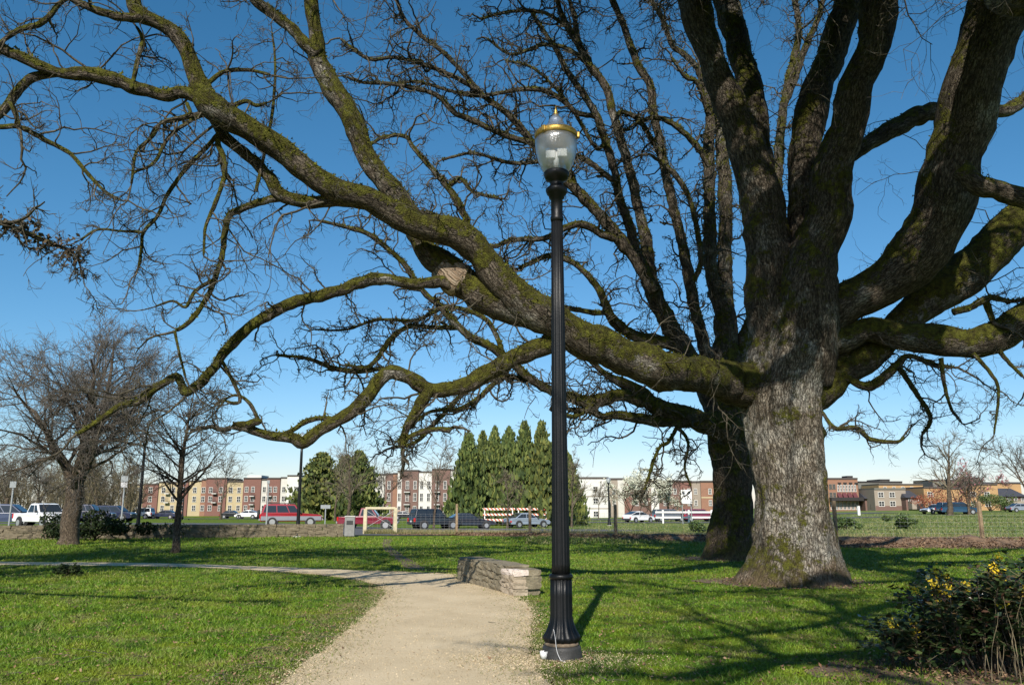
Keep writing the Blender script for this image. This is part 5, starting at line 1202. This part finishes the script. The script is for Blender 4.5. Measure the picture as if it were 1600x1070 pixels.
# striped barricade
t = NT('barricade_stripes'); sp = t.n('SeparateXYZ'); t.set(sp.inputs[0], t.obj()); v = t.math('ADD', sp.outputs['X'], sp.outputs['Z'])
t.col(t.mix(t.math('GREATER_THAN', t.math('FRACT', t.math('MULTIPLY', v, 2.6)), .5), (.72, .70, .66), (.48, .09, .03))); t.rough(.5); M['stripe'] = t.m
for k, (pa_, pb_, lab) in enumerate(((753, 805, 'orange and white striped barricade, left half, under the conifers'), (806, 858, 'orange and white striped barricade, right half, behind the silver sedan'))):
    q0, q1 = put(pa_, 90, 818), put(pb_, 90, 818); r = empty('barricade', (q0 + q1) / 2, 0, lab, 'barricade', 'striped road barricades'); L = (q1 - q0).x
    for y in (795, 803.5, 812): MB().box((0, 0, at(800, y, 90)[2] - r.location.z), (L - .04, .05, .22)).build('board', M['stripe'], r)
    for x in (-L * .42, L * .42): MB().box((x, .07, .95), (.10, .08, 1.9)).build('upright', M['white'], r); MB().box((x, .07, .04), (.10, 1.3, .08)).build('foot', M['white'], r)
# sign with emblem
q = put(1074, 100, 812); r = empty('notice_sign', q, 0, 'white sign board with a dark winged emblem above the white rail fence', 'sign')
z0 = at(1074, 786.5, 100)[2] - q.z; z1 = at(1074, 765, 100)[2] - q.z; w = wid(1074, 775, 100, 16.5)
for x in (-w * .42, w * .42): MB().box((x, .06, z1 / 2), (.09, .09, z1)).build('post', M['steel'], r)
MB().box((0, 0, (z0 + z1) / 2), (w, .05, z1 - z0)).build('panel', M['white'], r)
em = MB(); zc = (z0 + z1) / 2
for s in (-1, 1):
    em.poly([(s * x * w, -.032, zc + z * w) for x, z in ((.44, .50), (.38, .30), (.17, .16), (.14, .34), (.26, .50))]); em.poly([(s * x * w, -.032, zc + z * w) for x, z in ((.15, .12), (.24, .10), (.12, -.26), (.05, -.26))])
em.build('emblem', mk('emblem_ink', (.035, .05, .075), .6), r)
lt = MB()
for k in range(7): lt.box((-.36 * w + k * .12 * w, -.03, zc - .47 * w), (.075 * w, .012, .10 * w))
lt.build('lettering', mk('sign_ink', (.24, .29, .38), .6), r)
# sign posts and far lamp posts
def sign_post(px, D, ytop, ybot, lab, faces):
    p = put(px, D, ybot); r = empty('sign_post', p, 0, lab, 'sign'); h = at(px, ytop, D)[2] - p.z
    MB().box((0, 0, h / 2), (.09, .06, h)).build('pole', M['steel'], r)
    for z, w, hh, m in faces: MB().box((0, -.06, h - z), (w, .03, hh)).build('sign_face', M[m], r, bevel=.005)
M['redsign'] = mk('red_sign_face', (.35, .03, .03), .5)
sign_post(14, 55, 752, 818, 'grey sign post at the far left behind the stone wall', ((.2, .42, .42, 'steel'),))
sign_post(189, 58, 743, 818, 'grey sign post with small faded signs behind the wall', ((.2, .5, .4, 'steel'), (.62, .45, .35, 'wire')))
sign_post(416, 60, 750, 819, 'grey metal post in front of the spare wheel of the red suv', ((.12, .2, .24, 'steel'),))
sign_post(508, 78, 788, 812, 'small sign post right of the red suv', ((.2, .9, .34, 'steel'),))
def far_lamp(px, D, ytop, ybot, lab, globe=True):
    p = put(px, D, ybot); r = empty('street_lamp', p, 0, lab, 'lamp post', 'black lamp posts'); h = at(px, ytop, D)[2] - p.z
    MB().lathe([(.24, 0), (.22, .12), (.14, .55), (.11, .8), (.10, 1.0), (.075, h * .8), (.06, h - .7)], 14).build('pole', M['black'], r, True)
    MB().lathe([(.06, h - .72), (.15, h - .68), (.12, h - .62), (.18, h - .56)], 14).build('capital', M['black'], r, True)
    if globe:
        MB().lathe([(.13, h - .56), (.22, h - .38), (.24, h - .25), (.20, h - .12), (.08, h), (.01, h + .05)], 16).build('globe', M['globe'], r, True)
    MB().lathe([(.30, -.1), (.30, .06)], 16).build('footing', M['kerb'], r)
far_lamp(466, 47, 676, 812, 'black lamp post in front of the red and grey suv')
far_lamp(216, 47, 676, 815, 'black lamp post among the twigs left of the slender young tree')
far_lamp(952, 92, 746, 817, 'far black lamp post before the white building')
far_lamp(285, 120, 750, 806, 'far black post before the yellow apartments')
p = put(1342, 120, 802); r = empty('utility_box', p, 0, 'small pale utility pedestal in the field before the shops', 'utility box')
MB().box((0, 0, .65), (.34, .3, 1.3)).build('body', M['white'], r, bevel=.03); MB().box((0, 0, 1.33), (.38, .34, .07)).build('lid', M['kerb'], r, bevel=.01)

# ------------------------------------------------------------------ the lamp post in front
pl = gp(878, 1027); DL = pl[1]
def lz(y): return at(870, y, DL)[2]
def lr(y, w): return wid(868, y, DL, w) / 2
lamp = empty('street_lamp', (pl[0], pl[1], 0), 0, 'tall black fluted lamp post with a gold banded glass globe beside the path', 'lamp post', 'black lamp posts')
def LP(rows, seg=32): return [(lr(y, w), lz(y)) for y, w in rows]
MB().lathe([(lr(1030, 66), -.05), (lr(1030, 66), lz(1026)), (lr(1020, 62), lz(1022)), (lr(1018, 63), lz(1018)), (lr(1014, 60), lz(1014)), (lr(1011, 61), lz(1011)), (lr(1008, 56), lz(1007)), (lr(1007, 40), lz(1006.5))], 40).build('base_drum', M['drum'], lamp, True)
MB().lathe(LP([(1007.5, 52), (1005, 54), (1002, 52)]), 32).build('sealant', M['seal'], lamp, True)
MB().lathe(LP([(1002.5, 50), (1000, 56), (996, 60), (992, 58), (986, 50), (978, 43), (970, 38), (962, 35), (930, 34.5), (903, 34)]), 64, flute=.10, nfl=16).build('base', M['black'], lamp, True)
MB().lathe(LP([(904, 34), (902, 37.5), (898, 37.5), (896, 33)]), 32).build('collar', M['black'], lamp, True)
MB().lathe(LP([(897, 29), (880, 28.5), (700, 24.5), (500, 21), (345, 18.2)]), 64, flute=.11, nfl=16).build('shaft', M['black'], lamp, True)
MB().lathe(LP([(347, 18.5), (343, 20.5), (340, 20.5), (338, 18.2), (312, 18.5), (310, 24), (306, 25), (304, 30), (299, 34), (296, 34), (294, 29), (291, 22), (288, 20), (284, 22), (281, 34), (275, 39), (271, 40), (269, 36)]), 32).build('capital', M['black'], lamp, True)
MB().lathe(LP([(270, 36), (262, 47), (250, 57), (238, 63), (226, 65), (216, 65)]), 40).build('globe', M['globe'], lamp, True)
MB().lathe(LP([(217.6, 66), (217, 67.6), (210, 67.6), (209, 66)]), 40).build('gold_band', M['gold'], lamp, True)
for a in (-.1, 2.0, 4.1):
    rr_ = lr(213, 68); MB().box((rr_ * math.cos(a), rr_ * math.sin(a), lz(213)), (.05, .05, .075), a).build('band_clip', M['gold'], lamp, bevel=.008)
MB().lathe(LP([(207.8, 64), (204, 50), (200, 38), (195, 26), (190, 24), (186, 19), (181, 10), (179.5, 7)]), 36).build('globe_roof', M['globe'], lamp, True)
MB().lathe(LP([(181, 7), (179, 9), (176, 5), (174, 6), (171, 3), (166, .8)]), 16).build('finial', M['gold'], lamp, True)
MB().lathe([(lr(250, 9), lz(268)), (lr(250, 9), lz(247)), (lr(250, 6), lz(236))], 14).build('lamp_socket', M['white'], lamp, True)
for s in (-1, 1): MB().box((s * lr(243, 18), -.03, lz(242) + s * .012), (lr(243, 30), .05, .10), rx=.1).build('ballast', M['white'], lamp, bevel=.006)
cb = catmull([(-.10, -.245, .33), (-.085, -.27, .25), (-.07, -.30, .12), (-.03, -.33, .03), (.02, -.33, .012)], .03)
MB().tube(cb, [.004] * len(cb), 6).build('cable', M['wire'], lamp)
c = gp(850, 1030); r = MB().lathe([(.035, 0), (.045, .075), (.041, .075), (.032, .008)], 16).build('paper_cup', M['white'], None, True, loc=(c[0], c[1], .012))
tag(r, 'small white paper cup at the foot of the lamp post', 'cup')

# ------------------------------------------------------------------ mahonia shrub and dry stalks at the lower right
t = NT('mahonia_leaf'); rn = t.n('NewGeometry').outputs['Random Per Island']
t.col(t.ramp(rn, [(0, (.014, .028, .010)), (.55, (.034, .060, .018)), (.84, (.070, .100, .030)), (.93, (.10, .045, .025)), (1, (.16, .09, .06))])); t.rough(.35); M['mahonia'] = t.m
M['yellow'] = mk('yellow_flower', (.72, .50, .02), .6, .25, 40)
M['straw'] = mk('dry_stalk', (.22, .175, .10), .85, .35, 8)
def mahonia(cx, cy, rx, ry, H, nst, seed, lab, nfl):
    rr = np.random.default_rng(seed); T = Tree('mahonia_shrub', (cx, cy, 0), lab, 'shrub')
    s = np.column_stack([cx + rr.normal(size=nst) * rx * .35, cy + rr.normal(size=nst) * ry * .35, np.zeros(nst)])
    dd = np.column_stack([(s[:, 0] - cx) * .8 + rr.normal(size=nst) * .2, (s[:, 1] - cy) * .8 + rr.normal(size=nst) * .2, np.ones(nst)])
    P, R = grow(s, dd, H * (.55 + .5 * rr.random(nst)), np.full(nst, .009), np.full(nst, .005), 8, .12, (0, 0, .06), rr)
    V, Fs = merge([batch_tubes(P, R, 5)]); T.part('stems', V, Fs, M['twig_dark'], True)
    st, d0, _, tt = kids(P, R, 17, .22, .9, 1.4, rr); d0[:, 2] += .35
    n = len(st); PL, RL = grow(st, d0, .16 + .14 * rr.random(n), np.full(n, .0022), np.full(n, .0015), 5, .08, (0, 0, -.07), rr)
    V, Fs = merge([batch_tubes(PL, RL, 3)]); T.part('leaf_stalks', V, Fs, M['straw'], True, kind='stuff')
    ax = nrm(np.diff(PL, axis=1)); Q = []
    for k in range(1, 6):
        for sg in (-1, 1):
            p = PL[:, k]; a = ax[:, min(k, 4)]; up = nrm(np.array([[0, 0, 1.0]]) + rr.normal(size=(n, 3)) * .35); sd = nrm(np.cross(a, up)) * sg
            o = nrm(sd + a * .45 + up * .1); l = (.05 + .035 * rr.random(n))[:, None]; w = l * .36; ww = nrm(np.cross(o, up))
            Q.append(np.stack([p, p + o * l * .4 + ww * w, p + o * l * 1.0 - up * l * .15, p + o * l * .4 - ww * w], 1))
    Q = np.concatenate(Q); T.part('leaves', Q.reshape(-1, 3), [np.arange(len(Q) * 4).reshape(-1, 4)], M['mahonia'], False, kind='stuff')
    fi = rr.choice(nst, nfl, replace=False)
    for k in fi:
        tip = P[k, -1]; m = 38; q = tip + rr.normal(size=(m, 3)) * [.022, .022, .03] + [0, 0, .02]
        V, Fq = scatter_quads(q, .013, rr); T.part('flower_cluster', V, [Fq], M['yellow'], False, kind='stuff')
    return T
p = gp(1550, 1062); mahonia(p[0] + .28, p[1] + .3, .66, .6, .98, 34, 4, 'dark spiny leaved shrub with yellow flowers in the lower right corner', 24)
p = gp(1600, 1050); mahonia(p[0] + .35, p[1] + .45, .8, .7, 1.06, 34, 6, 'yellow flowering spiny shrub at the right edge of the lawn', 22)
p = gp(1435, 1050); mahonia(p[0] + .05, p[1] + .1, .4, .45, .55, 10, 9, 'sparse low spiny shrub left of the yellow flowering one', 4)
p = gp(1600, 1066); rr = np.random.default_rng(31); n = 30
T = Tree('dry_stalks', (p[0], p[1], 0), 'clump of upright dry tan stalks in the lower right corner', 'plant')
s = np.column_stack([p[0] + .1 + rr.normal(size=n) * .24, p[1] + .15 + rr.normal(size=n) * .16, np.zeros(n)])
P, R = grow(s, np.column_stack([rr.normal(size=(n, 2)) * .14, np.ones(n)]), .3 + .55 * rr.random(n), np.full(n, .0045), np.full(n, .002), 6, .08, (0, 0, .05), rr)
V, Fs = merge([batch_tubes(P, R, 4)]); T.part('stalks', V, Fs, M['straw'], True)
mul = gp(1500, 1058); sheet('mulch', [(mul[0] + 1.75 * math.cos(a) + .35, mul[1] + .25 + .8 * math.sin(a)) for a in np.linspace(0, 2 * math.pi, 18, endpoint=False)], .008, M['soil'], .2, 1.5)

# ------------------------------------------------------------------ grass, leaves, twigs on the ground
def ground_points(n, d0, d1, s0, s1, rng, power=1.0):
    dd = np.exp(rng.uniform(math.log(d0), math.log(d1), n)); s = rng.uniform(s0, s1, n); return np.column_stack([(s - 800) / 1253 * dd, dd])
def fbm2(p, sc, sd): return np.array([mnoise.noise((x * sc, y * sc, sd)) for x, y in p])
def blades(name, p, hgt, wdt, mat, rng, lean=.5, label=None):
    n = len(p); z = terr(p[:, 0], p[:, 1]); b = np.column_stack([p, z]); a = rng.random(n) * 6.283
    sd = np.column_stack([np.cos(a), np.sin(a), np.zeros(n)]) * wdt[:, None]; tip = np.column_stack([rng.normal(size=(n, 2)) * lean, np.ones(n)]) * hgt[:, None]
    T = np.stack([b - sd, b + sd, b + tip], 1); o = link(name, np_mesh(name, T.reshape(-1, 3), [np.arange(3 * n).reshape(-1, 3)], mat, False)); tag(o, kind='stuff'); return o
rg = np.random.default_rng(55)
p = ground_points(430000, 3.6, 47, -160, 1780, rg)
inn = inpoly(p, PATH)
ragged = (fbm2(p, 2.2, 5.5) * .5 + fbm2(p, 7, 1.5) * .5)
soilc = np.array([gp(1165, 911)[:2] + [0, .3], gp(1110, 873)[:2] + [0, .3], gF[:2], gB[:2]])
near = np.zeros(len(p), bool)
for c, r0 in zip(soilc, (.85, .7, 1.38, 1.2)): near |= ((((p - c) / [1.12, 1.0]) ** 2).sum(1) < (r0 + .9 * ragged) ** 2) & (rg.random(len(p)) < .86)
near |= inpoly(p, np.array(track) ) & (rg.random(len(p)) < .42)
near |= inpoly(p, LIT) & (rg.random(len(p)) < .8)
near |= (p[:, 1] > np.interp(p[:, 0], FEN[:, 0] if isinstance(FEN, np.ndarray) else [q[0] for q in FEN], [q[1] for q in FEN]) + .5) & (p[:, 0] > FEN[2][0])
# thin, worn grass along the path edges and in patches
pth = PATH[::5]; ed = np.full(len(p), 9.0); m_ = p[:, 1] < 26
ed[m_] = np.min(np.stack([np.hypot(p[m_, 0] - q[0], p[m_, 1] - q[1]) for q in pth]), 0)
lampd = np.hypot((p[:, 0] - pl[0]) / 1.5, p[:, 1] - pl[1] + .15)
wornness = np.clip(1.15 - ed / (.42 + .9 * np.clip(ragged + .15, 0, 1)), 0, 1) * .92
leftside = p[:, 0] < np.interp(p[:, 1], [4, 9, 14, 17], [-1.0, -1.0, -1.0, -1.0])
wornness = np.where(leftside & (p[:, 1] < 15), np.clip(1.1 - ed / (.6 + 1.5 * np.clip(ragged + .2, 0, 1)), 0, 1) * .85, wornness)
wornness = np.maximum(wornness, np.clip(1.25 - lampd / (.75 + .6 * ragged), 0, 1) * .8)
dens_ = fbm2(p, 1.1, 21.0) * .6 + fbm2(p, 3.4, 22.0) * .5
thin = np.clip((dens_ - .12) * 2.2, 0, .75)
keep = ~near & (rg.random(len(p)) > np.maximum(wornness, thin))
keep &= ~inn | ((ed < .22 + .35 * ragged) & (rg.random(len(p)) < .18))
q = p[keep]; dq = np.hypot(q[:, 0], q[:, 1]); n = len(q)
patch = np.clip(.55 + 1.1 * (fbm2(q, .9, 31.0) * .6 + fbm2(q, 4.5, 32.0) * .5 + .35), .35, 1.6)
blades('grass', q, (.016 + .026 * rg.random(n)) * patch * (.8 + dq / 26), (.0026 + .002 * rg.random(n)) * (.6 + dq / 9), M['blade'], rg, .7)
# straw coloured edge grass
edge = ground_points(150000, 4, 22, 200, 1050, rg); e2 = np.min(np.stack([np.hypot(edge[:, 0] - k[0], edge[:, 1] - k[1]) for k in PATH[::5]]), 0)
edge = edge[(e2 < .62 * rg.random(len(edge)) ** 1.3 + .03) | (np.hypot((edge[:, 0] - pl[0]) / 1.6, edge[:, 1] - pl[1] + .2) < .8 * rg.random(len(edge)))]; n = len(edge)
blades('straw_grass', edge, .012 + .02 * rg.random(n), .003 + .004 * rg.random(n), M['dryblade'], rg, 1.6)
ws_ = smooth_line([gp(*q)[:2] for q in ((330, 1075), (400, 1030), (470, 990), (530, 955), (575, 930), (590, 915))], 60); wq = ws_[rg.integers(0, 60, 9000)] + rg.normal(size=(9000, 2)) * [.2, .22]; wq = wq[(fbm2(wq, 3.0, 2.0) > -.05)]
blades('worn_grass', wq, .012 + .022 * rg.random(len(wq)), .003 + .003 * rg.random(len(wq)), M['dryblade'], rg, 1.5)
# rough grass along and beyond the fence
fx = np.array(FEN); n = 70000; k = rg.integers(0, len(FEN) - 1, n); tt = rg.random(n)[:, None]; fp = fx[k] * (1 - tt) + fx[k + 1] * tt; fp[:, 1] += rg.exponential(2.6, n) + np.where(fp[:, 0] > 8, .9, -.4)
blades('rough_grass', fp, .10 + .26 * rg.random(n) ** 1.5, .012 + .012 * rg.random(n), M['dryblade'], rg, .35)
t = NT('field_grass'); t.col(t.mix(t.mapr(t.noise(t.pos(), .25, 5, .7), .4, .65), t.ramp(t.n('NewGeometry').outputs['Random Per Island'], [(0, (.05, .085, .015)), (.6, (.10, .15, .03)), (1, (.22, .21, .09))]), t.ramp(t.n('NewGeometry').outputs['Random Per Island'], [(0, (.09, .11, .03)), (.6, (.17, .175, .06)), (1, (.30, .25, .13))]))); t.rough(.9); M['fieldblade'] = t.m
fp = ground_points(60000, 38, 130, 820, 1800, rg); blades('field_grass', fp, .05 + .13 * rg.random(len(fp)) ** 2, .02 + .03 * rg.random(len(fp)), M['fieldblade'], rg, .6)
# fallen leaves
t = NT('fallen_leaf'); t.col(t.ramp(t.n('NewGeometry').outputs['Random Per Island'], [(0, (.07, .035, .018)), (.5, (.17, .09, .045)), (1, (.32, .21, .12))])); t.rough(.85); M['deadleaf'] = t.m
lp = ground_points(9000, 4, 30, -100, 1700, rg); lp = lp[~inpoly(lp, PATH) | (rg.random(len(lp)) < .06)]
k = rg.integers(1, len(FEN) - 1, 16000); tt = rg.random(16000)[:, None]; f2 = fx[k] * (1 - tt) + fx[k + 1] * tt; f2[:, 1] += rg.uniform(-2.0, 1.0, 16000)
s1 = np.column_stack([mul[0] + .35 + rg.normal(size=900) * .8, mul[1] + .2 + rg.normal(size=900) * .4])
ta = rg.random(900) * 6.283; tr_ = 1.15 + rg.exponential(.3, 900); s1 = np.concatenate([s1, np.column_stack([gF[0] + np.cos(ta) * tr_ * 1.05, gF[1] + np.sin(ta) * tr_])[:600], np.column_stack([gB[0] + np.cos(ta) * tr_, gB[1] + np.sin(ta) * tr_])[600:]])
ws = smooth_line([gp(*q)[:2] for q in ((330, 1075), (400, 1030), (470, 990), (530, 955), (575, 930), (585, 915))], 60); s1 = np.concatenate([s1, ws[rg.integers(0, 60, 700)] + rg.normal(size=(700, 2)) * .22])
allp = np.concatenate([lp, f2, s1]); n = len(allp); sz = np.concatenate([np.full(len(lp), .02), np.full(16000, .05), np.full(1800, .026), np.full(700, .016)])
P3 = np.column_stack([allp, terr(allp[:, 0], allp[:, 1]) + bank(allp[:, 0], allp[:, 1]) + .018 + sz * .5]); a = rg.random(n) * 6.283; u = np.column_stack([np.cos(a), np.sin(a), rg.normal(size=n) * .35]) * sz[:, None]; w = np.column_stack([-np.sin(a), np.cos(a), rg.normal(size=n) * .35]) * sz[:, None] * .6
Q = np.stack([P3 - u, P3 + w, P3 + u, P3 - w], 1); tag(link('fallen_leaves', np_mesh('fallen_leaves', Q.reshape(-1, 3), [np.arange(4 * n).reshape(-1, 4)], M['deadleaf'])), kind='stuff')
# grit on the path
gpz = ground_points(22000, 3.6, 20, 300, 950, rg); gpz = gpz[inpoly(gpz, PATH)]; n = len(gpz)
sp_ = PATH[rg.integers(0, len(PATH), 34000)]; sp_ = sp_[(sp_[:, 1] < 22) & (sp_[:, 1] > 4)]; sp_ = sp_ + rg.normal(size=sp_.shape) * (.05 + .16 * rg.random((len(sp_), 1)) ** 2); lpz = pl[:2] + rg.normal(size=(5000, 2)) * [.55, .38] + [-.25, -.12]
gpz = np.concatenate([gpz, sp_, lpz]); n = len(gpz)
V, Fq = scatter_quads(np.column_stack([gpz, np.full(n, .013)]), .0085, rg, 2.0, .8); tag(link('path_grit', np_mesh('path_grit', V, [Fq], M['path'])), kind='stuff')

st = ground_points(900, 4.5, 28, -100, 1650, rg); st = st[~inpoly(st, PATH) | (rg.random(900) < .08)][:420]; a = rg.random(420) * 6.283
P, R = grow(np.column_stack([st, np.full(420, .022)]), np.column_stack([np.cos(a), np.sin(a), np.zeros(420)]), .08 + .3 * rg.random(420) ** 2, np.full(420, .005), np.full(420, .002), 4, .12, (0, 0, 0), rg)
V, Fs = merge([batch_tubes(P, R, 4)]); tag(link('fallen_twigs', np_mesh('fallen_twigs', V, Fs, M['twig'], True)), kind='stuff')
